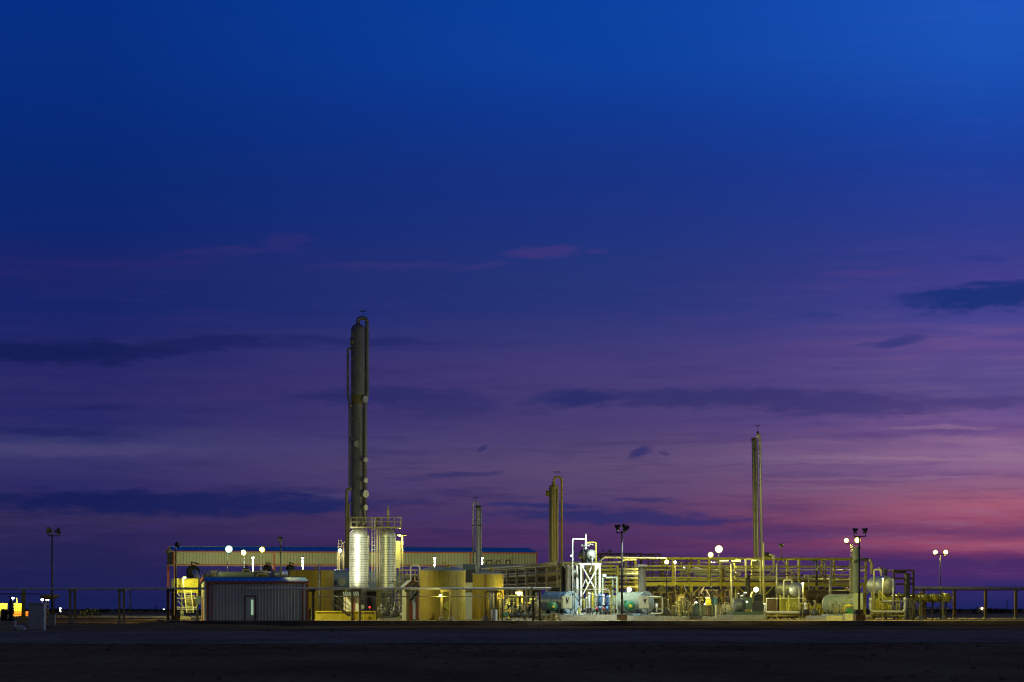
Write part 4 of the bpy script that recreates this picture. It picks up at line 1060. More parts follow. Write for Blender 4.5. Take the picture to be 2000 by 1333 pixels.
m.obox(K(wdt - .06, -.03, zt_ / 2), U * .07, V * .025, Z * (zt_ / 2 - .06)); m.obox(K(.03, -.03, zt_ / 2), U * .05, V * .025, Z * (zt_ / 2 - .06)); t.part('trim', m, orange)
t.part('door', MB().obox(K(.36, -.03, .82), U * .15, V * .02, Z * .80), orange)
t.part('notice_board', MB().obox(K(.68, -.05, .85), U * .12, V * .02, Z * .74), white)

# building scrap between tanks, slate roof building behind, grey roof behind shed
t = T('equipment_building', 'grey metal building with red-brown eave seen between the two tan tanks', 'building', G(918, 275))
t.part('wall', MB().px(907, 1157, 930, None, 275, 3), wallg)
t.part('eave', MB().px(906, 1151.5, 931, 1157, 274.8, 3.3), rust)
t.part('parapet', MB().px(907, 1138.5, 929, 1151.3, 275, 3), cream)
t = T('low_building', 'long low building with slate blue roof behind the smaller tan tank', 'building', G(980, 345))
t.part('roof', MB().px(903, 1102.5, 1049, 1113, 345, 5), slate)
t.part('wall', MB().px(905, 1113.1, 1047, None, 345.2, 4.5), dgrey)
vp = MB()
for x0, x1, y in ((950, 961, 1095), (969, 977, 1096), (988, 997, 1094.5)): vp.tube([P(x0, 1103, 346), P(x0, y, 346), P(x1, y, 346), P(x1, 1103, 346)], .07, .12); vp.bar(P(x1, y - 2, 346), P(x1 + 4, y - 3, 346), .07)
t.each('roof_vent_pipe', vp, rust, ('tube',))
t = T('low_building', 'grey-blue flat-roofed cabin showing above the left half of the shed roof', 'building', G(462, 285))
t.part('wall', MB().px(432, 1124, 495, None, 285, 4), slate)
t.part('roof', MB().px(430, 1117, 496, 1124, 284.9, 4.3), mat('blue_grey_cabin_paint', (.16, .22, .34), .5))
t = T('silver_duct', 'horizontal banded silver duct above the right half of the shed roof', 'duct', G(545, 300))
t.part('duct', MB().cyl(P(530, 1122, 300), P(562, 1122, 302), .42, n=24), silver)
m = MB()
for k in range(8): q = P(531 + k * 4, 1122, 300 + k * .25); m.disc(q, U, .435, .04, 24)
t.part('band', m, silver2); t.part('stand', MB().px(535, 1128, 537, None, 300, .2).px(553, 1128, 555, None, 300, .2), tan)
m = MB().tube([P(494, 1128, 296), P(494, 1117, 296), P(512, 1116, 296), P(528, 1119, 297)], .12, .3); m.tube([P(474, 1128, 297), P(474, 1113, 297), P(488, 1113, 297), P(488, 1128, 297)], .09, .2)
m.tube([P(498, 1128, 296), P(503, 1121, 296), P(522, 1121.5, 296)], .10, .3)
multi('process_piping', m, pipey, 'cream pipes curving over the middle of the shed roof', 'piping', G(500, 296))

# ------------------------------------------------------------------ machines beneath the hall
t = T('gas_cooler', 'bright yellow boxy gas cooler with braces, stairs and pipes under the hall', 'cooler', G(368, 285))
d = 285
t.part('plenum', MB().px(341, 1131, 387, 1158, d, 5), yel2)
m = MB()
for x in (341.5, 353.5, 372, 386): m.px(x - 1, 1130.5, x + 1, 1159, d - .1, .12)
for y in (1130.5, 1157): m.px(340, y, 388, y + 1.4, d - .12, .1)
t.part('stiffener', m, yel2)
for x in (342, 355, 385): t.part('leg', MB().px(x - 1.2, 1158, x + 1.2, None, d, .2), yel)
m = MB().bar(P(341, 1133, d - .3), P(354, 1147, d - .3), .09); m.bar(P(341, 1153, d - .3), P(353, 1166, d - .3), .09); m.bar(P(347, 1174, d - .3), P(358, 1185, d - .3), .09)
t.each('brace', m, cream, ('bar',))
m = MB().cyl(P(341, 1169, d - .4), P(364, 1169, d - .4), .06); m.cyl(P(345, 1187, d - .4), P(387, 1187, d - .4), .09); m.cyl(P(345, 1190.5, d - .5), P(387, 1190.5, d - .5), .06); m.cyl(P(370, 1169, d - .4), P(386, 1169, d - .4), .06)
t.each('header_pipe', m, white)
m = MB()
for k in range(5): m.tube([P(368 + k * 3, 1162, d + .5), P(368 + k * 3, 1172, d + .5), P(365 + k * 3, 1182, d + .5)], .1, .2)
m.lathe(P(372, 1176, d + 1), -V, [(.7, -.4), (.7, .4), (.5, .5)], 20, True, True)
t.part('compressor_body', m, pipet)
t.part('surge_bottle', MB().lathe(G(355.5, d - 1.2), Z, [(.2, .3), (.2, .75), (.1, .85)], 16, True, True), pgreen)
t.part('base_slab', MB().px(349, 1204, 372, None, d - 1.6, 2), conc)
t.part('control_box', MB().px(384, 1165, 392, 1181, d - 1, .5), blue)
m = MB(); a = P(361, 1154, d - 1); b = P(366, 1196, d - 1.6)
m.ladder(a, b, .0, U, 9); m.bar(P(359.5, 1153, d - 1), P(362, 1175, d - 1.4), .07); m.bar(P(373, 1153, d - 1), P(375.5, 1175, d - 1.4), .07); m.bar(P(362, 1175, d - 1.4), P(364, 1197, d - 1.8), .07); m.bar(P(375.5, 1175, d - 1.4), P(378.5, 1197, d - 1.8), .07)
for k in range(11): y = 1156 + k * 4; x = 360 + k * .45; m.bar(P(x, y, d - 1 - k * .07), P(x + 13.8, y, d - 1 - k * .07), .07, .04)
t.part('stair', m, cream)
t.light(P(363, 1128, d - 3.5), YG, 650, .2)
t = T('wall_lamp', 'small white lamp on a bent white arm above the yellow cooler', 'lamp', P(358, 1132, 283))
t.part('arm', MB().tube([P(358, 1158, 283), P(358, 1128, 283), P(361, 1127.5, 283)], .07, .1), white); h_ = t.part('lamp_head', MB().px(359.5, 1126.2, 363.5, 1128, 282.8, .3), dgrey); t.part('lens', MB().px(359.8, 1128.1, 363.2, 1129.8, 282.8, .28), E_dim, h_)
def fan_stack(label, cx, cy, d, r, m=dark):
    b = G(cx, d); t = T('engine_stack', label, 'engine stack', b, 'black fan stacks under the hall')
    c = P(cx, cy, d)
    t.part('fan_shroud', MB().lathe(c, V3(.1, -1, .35), [(r * .5, -.7 * r), (r, -.4 * r), (r * 1.02, .2 * r), (r * .9, .22 * r), (r * .3, -.1 * r)], 22, True, True), m)
    t.part('body', MB().box(Vector((c.x, c.y + .3, c.z - r * .2)), r * 1.5, .8, r * 1.6), m)
    t.part('support_frame', MB().bar(b - U * r * .7, Vector((b.x - r * .6, c.y, c.z)), .12).bar(b + U * r * .7, Vector((b.x + r * .6, c.y, c.z)), .12), m)
    t.part('bracket', MB().tube([c + Z * r * .5, c + Vector((-.3 * r, 0, 1.5 * r)), c + Vector((r * .9, 0, 1.2 * r))], .06, .1), m)
    return t
fan_stack('big black fan stack above the yellow cooler, nearest the hall\'s left end', 377, 1118, 300, .72)
fan_stack('black fan stack seen above the shed roof below the right yellow lamp', 522, 1111, 320, .45)
fan_stack('black fan stack left of the flat-topped tan tank', 567, 1112, 320, .5)
fan_stack('black fan stack partly hidden above the cream pipes over the shed', 480, 1116, 325, .42)
m = MB().tube([P(381, 1118, 292), P(389.5, 1138, 290), P(389.5, 1168, 290)], .3, .5)
single('exhaust_duct', m, cream, 'thick cream exhaust duct slanting down from the big black fan', 'duct', G(389, 290))
t = T('compressor_skid', 'yellow compressor platform with thin rails above the shed\'s left gable', 'compressor', G(415, 300))
t.part('deck', MB().px(398, 1122, 430, None, 300, 3), yel)
m = MB(); 
for x in (392, 400, 408, 416, 424, 430): m.bar(P(x, 1122, 299.8), P(x, 1114, 299.8), .045)
m.bar(P(392, 1114, 299.8), P(430, 1114, 299.8), .045); m.bar(P(392, 1118, 299.8), P(430, 1118, 299.8), .03); t.part('railing', m, silver2)
m = MB()
for x in (404, 409, 415, 420, 425): m.lathe(P(x, 1127, 299.4), Z, [(.12, 0), (.12, .35), (.05, .45)], 10, True, True)
m.px(412, 1115, 424, 1119.5, 299.5, .6); t.part('cylinder_head', m, cream)
t = T('bollard', 'yellow pipe bollard at the left corner of the small shed', 'bollard', G(385.5, 245.5))
t.part('post', MB().lathe(G(385.5, 245.5), Z, [(.085, 0), (.085, 1.1), (.06, 1.17), (.01, 1.2)], 14), yel2)
t.part('foot', MB().lathe(G(385.5, 245.5), Z, [(.2, 0), (.2, .06)], 14, False, True), conc)
for x, lab in ((604.5, 'dark red bollard between the shed and the pipe support'), (607.5, 'yellow bollard by the right end of the shed')):
    t = T('bollard', lab, 'bollard', G(x, 249)); t.part('post', MB().lathe(G(x, 249), Z, [(.07, 0), (.07, 1.0), (.01, 1.06)], 12), rust if x < 606 else yel2); t.part('foot', MB().lathe(G(x, 249), Z, [(.15, 0), (.15, .06)], 12, False, True), conc)

#PART2

t = T('dark_shelter', 'dark low equipment shelter in shade behind the striped-awning hut', 'shelter', G(690, 304))
t.part('wall', MB().px(652, 1156, 742, None, 304, 3), dgrey); t.part('roof', MB().px(650, 1154.3, 744, 1156, 303.8, 3.4), rust)
t = T('equipment_box', 'tan boxy equipment seen through the cross rails left of the large tank', 'equipment box', G(802, 315))
t.part('body', MB().px(782, 1122, 824, None, 315, 2), pipet)
t.part('louvre', MB().px(785, 1126, 800, 1140, 314.9, .08), rust); t.part('louvre', MB().px(804, 1126, 819, 1140, 314.9, .08), rust)

# ------------------------------------------------------------------ oblique pipe rack leading back from the middle
t = T('pipe_rack', 'long brown pipe rack running back into the plant beside the smaller tan tank', 'pipe rack', G(1090, 290))
o = G(1089, 290); Ls = 44.0
def zl(y, d=290): return EZ + (HZ - y) * d / F
levels = [1103, 1110, 1117, 1124.5, 1132, 1139, 1146.5]
for i in range(9):
    v = i * 5.4
    for u in (0, 2.6):
        t.part('post', MB().box(o + V * v + U * u + Z * (zl(1101) + .25 * (i % 2)) / 2, .2, .2, zl(1101) + .25 * (i % 2)), pipet)
bm_ = MB()
for i in range(9):
    for y in levels: q = o + V * i * 5.4 + Z * (zl(y) - .12); bm_.bar(q - U * .1, q + U * 2.7, .12)
for u in (0, 2.6): bm_.bar(o + U * u + Z * (zl(1104)), o + U * u + V * Ls + Z * zl(1104), .14, .2)
t.part('beam', bm_, pipet)
for j, y in enumerate(levels):
    for k in range(3):
        r_ = (.06, .11, .15, .09, .2)[(j * 3 + k) % 5]
        u = .25 + k * .95 + .12 * ((j * 7 + k * 3) % 3)
        mm = (pipey, pipet, silver2, tan, rust)[(j + k * 2) % 5]
        t.part('pipe', MB().cyl(o + V * -.6 + U * u + Z * (zl(y) + r_), o + V * Ls + U * u + Z * (zl(y) + r_), r_, n=10), mm)
t.part('pipe', MB().cyl(o + V * 0 - U * .15 + Z * zl(1101), o + V * Ls - U * .15 + Z * zl(1101), .17, n=12), pipey)
m = MB(); mdk = MB()
for k in range(4):
    u = .45 + k * .62; q = o + U * u - V * (1.0 + k * .8)
    z = zl(1099.5) - .02 * k
    m.tube([q + V * 6 + Z * z, q + Z * z, q + Z * (z - .75)], .17, .6, 12)
    mdk.tube([q + Z * (z - .72), q + Z * zl(1148) , q + Z * zl(1152) - U * .5 - V * .4, q + Z * zl(1152) - U * 1.6 - V * .4], .18, .5, 12)
t.each('elbow_pipe', m, pipey); t.each('shaded_downcomer_pipe', mdk, dark)  # downcomers continue the cream pipes; their shade is put into the black colour

# process gear beneath it, lit yellow
t = frame('yellow braced frame under the oblique rack beside the glowing lamp shade', 'braced_gantry', 'steel frame', 993.5, 1011, 1163, 266, 2.2, yel2, (1177,), 1, False, .13)
k_ = MB()
for (xa, ya, xb, yb_) in ((994, 1176, 1002, 1165), (1002, 1165, 1011, 1176), (997, 1165, 1011, 1179)): k_.bar(P(xa, ya, 265.8), P(xb, yb_, 265.8), .07)
t.part('brace', k_, yel)
for i, (x, yt, r_, mm, lab) in enumerate([(990, 1172, .03, pipey, 'thinnest cream standpipe left of the yellow braced frame'), (1007.5, 1170, .07, pipey, 'cream upright pipe touching the yellow braced frame'), (1022, 1161, .08, pipey, 'thick cream upright pipe just right of the glowing lamp shade'), (1029, 1168, .06, pipet, 'tan upright pipe left of the red hand valve'), (1050, 1170, .12, pipey, 'fat cream pipe left of the blue heater'), (1058, 1167, .06, pipey, 'narrow bright pipe next to the blue heater\'s round end')]):
    d = 262 - i * 1.3
    m = MB().tube([G(x, d, .2), P(x, yt, d), P(x, yt, d) + V * 2.5], r_, r_ * 2.4); m.disc(P(x, (yt + 1204) / 2, d), Z, r_ * 1.8, .06); m.disc(G(x, d, .25), Z, r_ * 1.9, .06)
    single('standpipe', m, mm, lab, 'pipe', G(x, d), 'upright pipes under the oblique rack')
for x, d, zc, s, wm, lab in ((1000, 259, 1.25, 1.25, green, 'green-wheeled hand valve in front of the yellow braced frame'), (1016, 258, .75, 1.1, pipey, 'cream-wheeled low hand valve right of the green one'), (1035.5, 257, .9, 1.2, red, 'red-wheeled hand valve between the twin brown posts and the lamp'), (1052, 256, .6, .9, pipey, 'low hand valve nearest the blue heater')):
    gate_valve(lab, x, d, zc, s, dgrey, wm)
pump_set('pump set with green motor beside the yellow braced frame', 992, 256, 1.0, dgrey, green)
pump_set('pump set with dark motor below the glowing lamp shade', 1016, 255, 1.0, dgrey, dark)
pump_set('pump set with pale pump body left of the blue heater', 1044, 254.5, 1.0, cream, dgrey)
m = MB()
for (x, y, x2, y2, d) in ((985, 1190, 1012, 1190, 258), (1004, 1184, 1050, 1184, 261), (1020, 1178, 1056, 1178, 263), (986, 1166.5, 1040, 1166.5, 260)): m.tube([P(x, y + 16, d), P(x, y, d), P(x2, y2, d), P(x2, y2 + 18, d)], .06, .15)
m.tube([G(993, 252, .05), P(984, 1199, 252), P(984, 1170, 253)], .03, .1)
multi('process_piping', m, pipet, 'low tangle of tan piping beneath the oblique brown rack', 'piping', G(1015, 258))
t = T('instrument_cabinet', 'pale instrument cabinet under the oblique rack right of the red valve', 'cabinet', G(1040, 262))
t.part('body', MB().px(1036, 1169, 1045, 1198, 262, .5), ggreen); t.part('door', MB().px(1037, 1171, 1044, 1196, 261.9, .05), pgreen); t.part('legs', MB().px(1036.4, 1198, 1037.6, None, 262, .4).px(1043.4, 1198, 1044.6, None, 262, .4), dgrey)

# ------------------------------------------------------------------ concrete slabs
def slab(x0, y0, x1, d, dep, label):
    t = single('concrete_slab', MB().px(x0, y0, x1, None, d, dep), conc, label, 'slab', G((x0 + x1) / 2, d), 'concrete equipment slabs')
slab(1094, 1201, 1210.5, 249.5, 6, 'long lit concrete slab beneath the white X-braced skid')
slab(1224, 1203, 1241, 250.2, 5, 'short concrete slab between the dark pole\'s block and the pale heater')
slab(1241.5, 1203.5, 1306, 249.9, 6, 'concrete slab beneath the pale green-white heater')
slab(1431, 1201.5, 1498, 263, 6, 'grey-green concrete slab beneath the ribbed compressor')
slab(1612, 1203, 1672, 256, 6, 'concrete slab under the pale green heater at right')
slab(1268, 1205, 1430, 270, 14, 'very long low slab beneath the middle of the yellow rack')

# ------------------------------------------------------------------ fired heaters
def heater(label, cx, cy, d, rpx, L_, body, face, z0=.45, panel=None, blower=None, stack=None, pipes=None, stack_m=stackm, axis=Vector((.66, -.75, 0))):
    b = G(cx, d); t = T('line_heater', label, 'heater', b, 'round-faced line heaters')
    r = M_(rpx, d); ax = axis.normalized(); f = P(cx, cy, d); bk = f - ax * L_
    s_ = MB().lathe(bk, ax, [(r, 0), (r, L_)], 40)
    for k in range(1, 4): s_.lathe(bk + ax * L_ * k / 4, ax, [(r, -.03), (r + .02, -.02), (r + .02, .02), (r, .03)], 40)
    t.part('shell', s_, body)
    t.part('dished_head', MB().lathe(bk, -ax, [(r, 0), (r * .93, .15), (r * .7, .34), (r * .35, .44), (.01, .46)], 40), body)
    e = t.part('end_plate', MB().cyl(f - ax * .02, f + ax * .06, r * 1.06, n=40), face)
    e2 = MB().lathe(f + ax * .06, ax, [(r * .62, 0), (r * .62, .08), (r * .58, .1), (.01, .1)], 28); t.part('burner_door', e2, face, e)
    bl = MB(); side = ax.cross(Z).normalized()
    for k in range(20): a = k * math.pi / 10; q = f + ax * .07 + (side * math.cos(a) + Z * math.sin(a)) * r * .97; bl.cyl(q, q + ax * .04, .03, n=6)
    t.part('bolt_ring', bl, dgrey, e)
    for k in (.15, .75):
        q = bk + ax * L_ * k; t.part('saddle', MB().obox(Vector((q.x, q.y, (z0 + q.z - r * .6) / 2)), ax * .1, side * r * .75, Z * (q.z - r * .6 - z0) / 2), dgrey)
    t.part('skid', MB().obox(Vector(((f.x + bk.x) / 2, (f.y + bk.y) / 2, z0 + .06)), ax * (L_ / 2 + .2), side * r, Z * .08), pblue)
    for (px_, py_) in ((-.3, .9), (.3, .9)):
        q = f + ax * .1 + side * 0 + Z * (r * .55) + side * px_ * .5; t.part('lifting_lug', MB().bar(q, q + Z * .25, .04), dgrey)
    if stack:
        x0, x1, y0, dd = stack; q = P((x0 + x1) / 2, y0, dd); rr = M_(x1 - x0, dd) / 2
        t.part('stack', MB().lathe(Vector((q.x, q.y, f.z + r * .7)), Z, [(rr, 0), (rr, q.z - f.z - r * .7 - .15), (rr * 1.12, q.z - f.z - r * .7 - .13), (rr * 1.12, q.z - f.z - r * .7), (rr * .95, q.z - f.z - r * .7), (rr * .95, q.z - f.z - r * .7 - .3)], 24), stack_m)
    if blower:
        x, y, dd, rp = blower; q = P(x, y, dd); rr = M_(rp, dd)
        bo = t.part('blower', MB().lathe(q + V * .15, -V, [(.02, -.15), (rr * .7, -.12), (rr, 0), (rr, .2), (rr * .8, .3), (rr * .3, .32)], 24, False, True).box(q + V * .1 - U * rr * .6 + Z * rr * .5, rr * .9, .3, rr), green)
        t.part('blower_hub', MB().cyl(q - V * .1, q - V * .32, rr * .3), yel2, bo)
        t.part('blower_stand', MB().box(Vector((q.x, q.y, (z0 + q.z - rr) / 2)), rr, .3, max(.1, q.z - rr - z0)), dgrey, bo)
    if panel:
        x0, y0, x1, y1, dd = panel
        po = t.part('control_panel', MB().px(x0, y0, x1, y1, dd, .35), cream)
        t.part('panel_door', MB().px(x0 + 1, y0 + 1, x1 - 1, y1 - 1, dd - .03, .035), cream, po)
        t.part('sign_plate', MB().px(x0 + 8, y0 + 2.2, x0 + 13, y0 + 6.8, dd - .06, .02), dark, po)
        t.part('sign_mark', MB().px(x0 + 9.2, y0 + 3.2, x0 + 11.8, y0 + 5.8, dd - .07, .008), white, po)
        t.part('sign_plate', MB().px(x0 + 9, y0 + 7.6, x0 + 12, y0 + 12.2, dd - .06, .02), dark, po)
        t.part('panel_leg', MB().px(x0 + 2, y1, x0 + 3.4, 1202, dd, .1).px(x1 - 3.4, y1, x1 - 2, 1202, dd, .1), dgrey, po)
    return t
h1 = heater('dark blue heater with green blower and cream control panel, left of the X-braced skid', 1115, 1177, 252.2, 21, 3.0, blue, pblue, panel=(1098, 1165, 1117, 1189.5, 250.2), blower=(1080, 1185, 251.6, 9), stack=(1105, 1115, 1104, 253.6))
h1.part('stack', MB().lathe(P(1100.5, 1156, 254.6), Z, [(.3, 0), (.3, M_(50, 254.6))], 20), dark)
h2 = heater('pale green-white heater with green blower right of the dark double floodlight pole', 1262, 1176.5, 252.2, 20, 3.2, pgreen, pblue, panel=(1249, 1164, 1268, 1189, 250.3), blower=(1230, 1184, 250.9, 10.5), stack=(1246.5, 1261.5, 1103, 255))
h2.part('collar', MB().px(1245.5, 1103, 1263, 1107, 254.3, 1.4), stackm)
t = T('pipe_hoop', 'cream square pipe hoop at the right side of the pale heater', 'pipe', G(1283, 250.5))
t.part('hoop', MB().tube([P(1268, 1166.5, 250.6), P(1294, 1166.5, 250.6), P(1294, 1199, 250.6), P(1252, 1199, 250.6)], .07, .25), pipey)
t.part('drain_valve', MB().cyl(P(1282.5, 1199, 250.8), P(1282.5, 1180, 250.8), .06).ball(P(1282.5, 1186, 250.8), .12).disc(P(1282.5, 1181, 250.8), V, .15, .05), white)
t = T('barrel', 'tan steel barrel standing in front of the green blower of the blue heater', 'barrel', G(1082, 246.5))
b = G(1082, 246.5); m = MB().lathe(b, Z, [(.27, 0), (.29, .02), (.28, .05), (.28, .28), (.30, .3), (.28, .32), (.28, .58), (.29, .6), (.27, .62), (.27, .6)], 24, True, False); t.part('shell', m, tan); t.part('lid', MB().lathe(b + Z * .585, Z, [(.27, 0), (.27, .01)], 24, False, True), pipet)
h3 = heater('pale green heater with a square end panel under the right part of the yellow rack', 1661, 1180, 259, 19, 2.6, pgreen, pgreen, z0=.4)
h3.part('control_panel', MB().px(1668, 1159, 1686, 1191, 257, .4), pgreen); h3.part('panel_post', MB().px(1676, 1191, 1678.4, 1203, 257.1, .1), dgrey)
h3.part('fuel_train', MB().tube([P(1649, 1196, 256.6), P(1649, 1183.5, 256.6), P(1666, 1183.5, 256.6)], .08, .15).cyl(P(1655, 1183.5, 256.6), P(1660, 1183.5, 256.6), .14), yel2)
t = T('pump_set', 'tiny green pump in front of the pale green heater', 'pump', G(1660, 255.5), 'small pump sets')
t.part('body', MB().px(1656, 1190, 1665, 1199, 255.5, .4).cyl(P(1652, 1194, 255.6), P(1657, 1194, 255.6), .15), green); t.part('skid', MB().px(1650, 1199, 1667, None, 255.3, .7), conc)
m = MB()
for k, (x, y) in enumerate([(1622, 1180), (1629, 1176), (1636, 1183), (1642, 1178), (1633, 1190), (1645, 1188)]): m.tube([P(x, 1202, 257), P(x, y, 257), P(x + 5, y, 257.5), P(x + 5, y + 7, 257.5)], .055, .12); m.disc(P(x, (y + 1202) / 2, 257), Z, .12, .05)
multi('process_piping', m, pipet, 'small pipes and valves in front of the pale green heater at right', 'piping', G(1634, 257))

# ------------------------------------------------------------------ white X-braced skid
z0 = .5; d = 252.6
b = G(1153, d, z0); t = T('braced_skid', 'bright white X-braced steel tower carrying a black drum', 'steel tower', b)
zt_ = P(0, 1102, d).z
for x in (1135, 1171):
    for v in (0, 1.7):
        q = G(x, d, z0) + V * v
        t.part('post', MB().box(Vector((q.x, q.y, (z0 + zt_) / 2)), .14 if v == 0 else .12, .14, zt_ - z0), white)
A_, B_ = G(1132, d, 0), G(1173, d, 0)
m = MB()
for v in (0, 1.7): m.bar(A_ + V * v + Z * zt_, B_ + V * v + Z * zt_, .15, .16)
for e in (A_, B_): m.bar(e + Z * zt_, e + V * 1.7 + Z * zt_, .12, .16)
m.bar(A_ + Z * (z0 + .1), B_ + Z * (z0 + .1), .14, .18)
t.part('beam', m, white)
m = MB().bar(P(1137, 1106, d - .1), P(1163, 1152, d - .1), .085); m.bar(P(1168, 1106, d - .16), P(1139, 1161, d - .16), .085)
m.bar(P(1156, 1106, d + 1.7), P(1151, 1118, d + 1.7), .08); m.bar(P(1144, 1132, d + 1.7), P(1150, 1146, d + 1.7), .07); m.bar(P(1144, 1132, d + 1.7), P(1138, 1146, d + 1.7), .07)
t.each('brace', m, white, ('bar',))
t.part('gusset_plate', MB().px(1136.5, 1104, 1141, 1109, d - .14, .03).px(1164.5, 1104, 1169.5, 1109, d - .19, .03), white)
t = T('black_drum', 'black drum with pale round end on top of the white X-braced tower', 'drum', P(1150, 1101, d))
f = P(1156, 1084, d + .1); ax = Vector((.42, -.9, 0)).normalized(); r = M_(10.5, d)
t.part('shell', MB().lathe(f - ax * 1.7, ax, [(r, 0), (r, 1.65)], 32), dark)
t.part('dished_head', MB().lathe(f - ax * .06, ax, [(r * 1.0, -.03), (r * .93, .1), (r * .7, .2), (r * .4, .26), (.01, .28)], 32), silver2)
t.part('dished_head', MB().lathe(f - ax * 1.7, -ax, [(r * 1.0, -.03), (r * .93, .1), (r * .7, .2), (r * .4, .26), (.01, .28)], 32), dark)
for k in (.35, 1.35): q = f - ax * k; t.part('saddle', MB().obox(Vector((q.x, q.y, (q.z - r * .7 + zt_ + .06) / 2)), ax * .08, ax.cross(Z) * r * .8, Z * (q.z - r * .7 - zt_ - .06) / 2), dark)
t.part('nozzle', MB().cyl(P(1156.5, 1086, d - .25), P(1156.5, 1100.5, d - .25), .05).ball(P(1156.5, 1086.5, d - .28), .13), pipew)
t = T('overhead_piping', 'white piping with valves and spike rising over the black drum', 'piping', P(1119, 1180, d + .8)); dd = d + .5
t.part('riser_pipe', MB().tube([P(1118.5, 1192, dd), P(1118.5, 1053, dd), P(1144, 1053, dd)], .055, .08), white)
t.part('vent_stack', MB().lathe(P(1144.3, 1074, dd), Z, [(.06, 0), (.07, .35), (.10, .5), (.085, 1.0), (.05, 1.25), (.02, 1.4)], 12), white)
t.part('return_pipe', MB().tube([P(1147, 1061, dd), P(1150, 1060, dd), P(1164, 1060, dd), P(1164, 1104, dd)], .06, .1), yel2)
m = MB().cyl(P(1136, 1066, dd), P(1151, 1066, dd), .07); m.ball(P(1144.3, 1066, dd), .16)
for x in (1137, 1140.5, 1148, 1151): m.disc(P(x, 1066, dd), Vector((1, 0, 0)), .12, .05)
m.cyl(P(1147, 1062, dd), P(1160, 1065, dd), .035); m.disc(P(1144.3, 1072, dd), Z, .16, .07); t.part('valve', m, pipew)
t.part('gauge', MB().disc(P(1116, 1086, dd - .1), V, .11, .07).cyl(P(1116, 1086, dd), P(1118.5, 1086, dd), .03), white)
t.part('riser_pipe', MB().tube([P(1140.5, 1101, dd - .3), P(1140.5, 1062, dd - .3)], .03), dgrey)
m = MB().tube([P(1122, 1200, d - .6), P(1122, 1152.5, d - .6), P(1177, 1151.8, d - .6), P(1190, 1154, d - .6), P(1190, 1200, d - .6)], .045, .12); m.tube([P(1150, 1149.5, d - .4), P(1187, 1149.5, d - .4), P(1190, 1153, d - .4)], .03, .1)
multi('handrail_pipe', m, pipet, 'thin brown and cream pipe rail across the front of the X-braced tower', 'pipe', G(1155, d - .6, .5))
def meter(label, px, yt, yb_, r_, mm, cap=None, base_m=None, d=251.3):
    b = P(px, yb_, d); t = T('filter_vessel', label, 'filter', Vector((b.x, b.y, .5)), 'upright filters in front of the X-braced tower'); top = P(px, yt, d)
    t.part('shell', MB().lathe(b, Z, [(r_ * .4, -.06), (r_, .02), (r_, top.z - b.z - .1), (r_ * .7, top.z - b.z - .02), (.01, top.z - b.z)], 16), mm)
    t.part('flange', MB().disc(b + Z * .08, Z, r_ * 1.5, .05).disc(top - Z * .16, Z, r_ * 1.45, .05), cap or mm)
    t.part('leg', MB().cyl(Vector((b.x, b.y, .5)), b, r_ * .5), base_m or dgrey)
    return t, b
meter('tall white upright filter inside the X-braced tower', 1150.5, 1157, 1188, .11, white)
meter('short pale filter left of the tall white one', 1145, 1166, 1190, .09, pipew)
meter('bright yellow upright filter right of the tall white one', 1157, 1158, 1190, .09, yel2, cream)
meter('slim yellow filter at the tower\'s left post', 1140.5, 1170, 1192, .08, yel)
meter('pale-headed filter with blue lower body, first of the blue pair', 1172, 1160, 1187, .16, bluem, pblue)
meter('blue upright filter, second of the blue pair, nearer the tan post', 1187, 1163, 1187, .13, bluem, pblue)
meter('white slim filter between the two blue ones', 1178.5, 1161, 1183, .09, white)
meter('white slim filter right of the second blue one', 1191, 1163, 1182, .07, pipew)
meter('grey filter tucked against the tower\'s right post', 1165, 1160, 1188, .09, silver2)
for x, mm, lab in ((1172, bluem, 'blue round valve actuator below the first blue filter'), (1185.5, bluem, 'blue round valve actuator below the second blue filter'), (1165.5, red, 'red round valve actuator left of the first blue one'), (1178.8, red, 'red round valve actuator between the two blue ones')):
    dd = 250.8; q = P(x, 1189, dd); t = T('valve_actuator', lab, 'valve', Vector((q.x, q.y, .5)), 'round valve actuators at the X-braced tower')
    rr = .16 if mm is bluem else .12
    t.part('housing', MB().lathe(q + V * .12, -V, [(.02, 0), (rr * .8, .02), (rr, .08), (rr, .16), (rr * .7, .24), (.02, .27)], 18), mm); t.part('stem', MB().cyl(Vector((q.x, q.y + .1, .5)), q + V * .1, .05), dgrey); t.part('flange', MB().disc(Vector((q.x, q.y + .1, .62)), Z, .13, .05), dgrey)
m = MB()
for x, y in ((1137, 1172), (1148, 1184), (1160, 1192), (1168, 1168), (1174, 1194), (1182, 1170), (1196, 1190)): m.tube([P(x, 1199, 251.8), P(x, y, 251.8), P(x + 8, y, 252.3), P(x + 8, y + 8, 252.3)], .05, .1); m.disc(P(x + 4, y, 252.05), Vector((1, 0, 0)), .1, .05)
m.cyl(P(1134, 1195, 251.4), P(1200, 1195, 251.4), .07); m.ball(P(1157, 1193, 251.2), .16); m.ball(P(1141, 1191, 251.2), .15)
multi('process_piping', m, dgrey, 'dark low manifold piping along the foot of the X-braced tower', 'piping', G(1165, 251.8, .5))
t = T('relief_valve', 'little yellow valve with white cap left of the X-braced tower\'s foot', 'valve', Vector((P(1131, 0, 250.8).x, 250.8, .5)))
q = P(1131, 1196, 250.8); t.part('body', MB().lathe(q, Z, [(.09, -.15), (.11, .1), (.06, .3), (.05, .42)], 12), yel2); t.part('cap', MB().ball(q + Z * .47, .08), white)
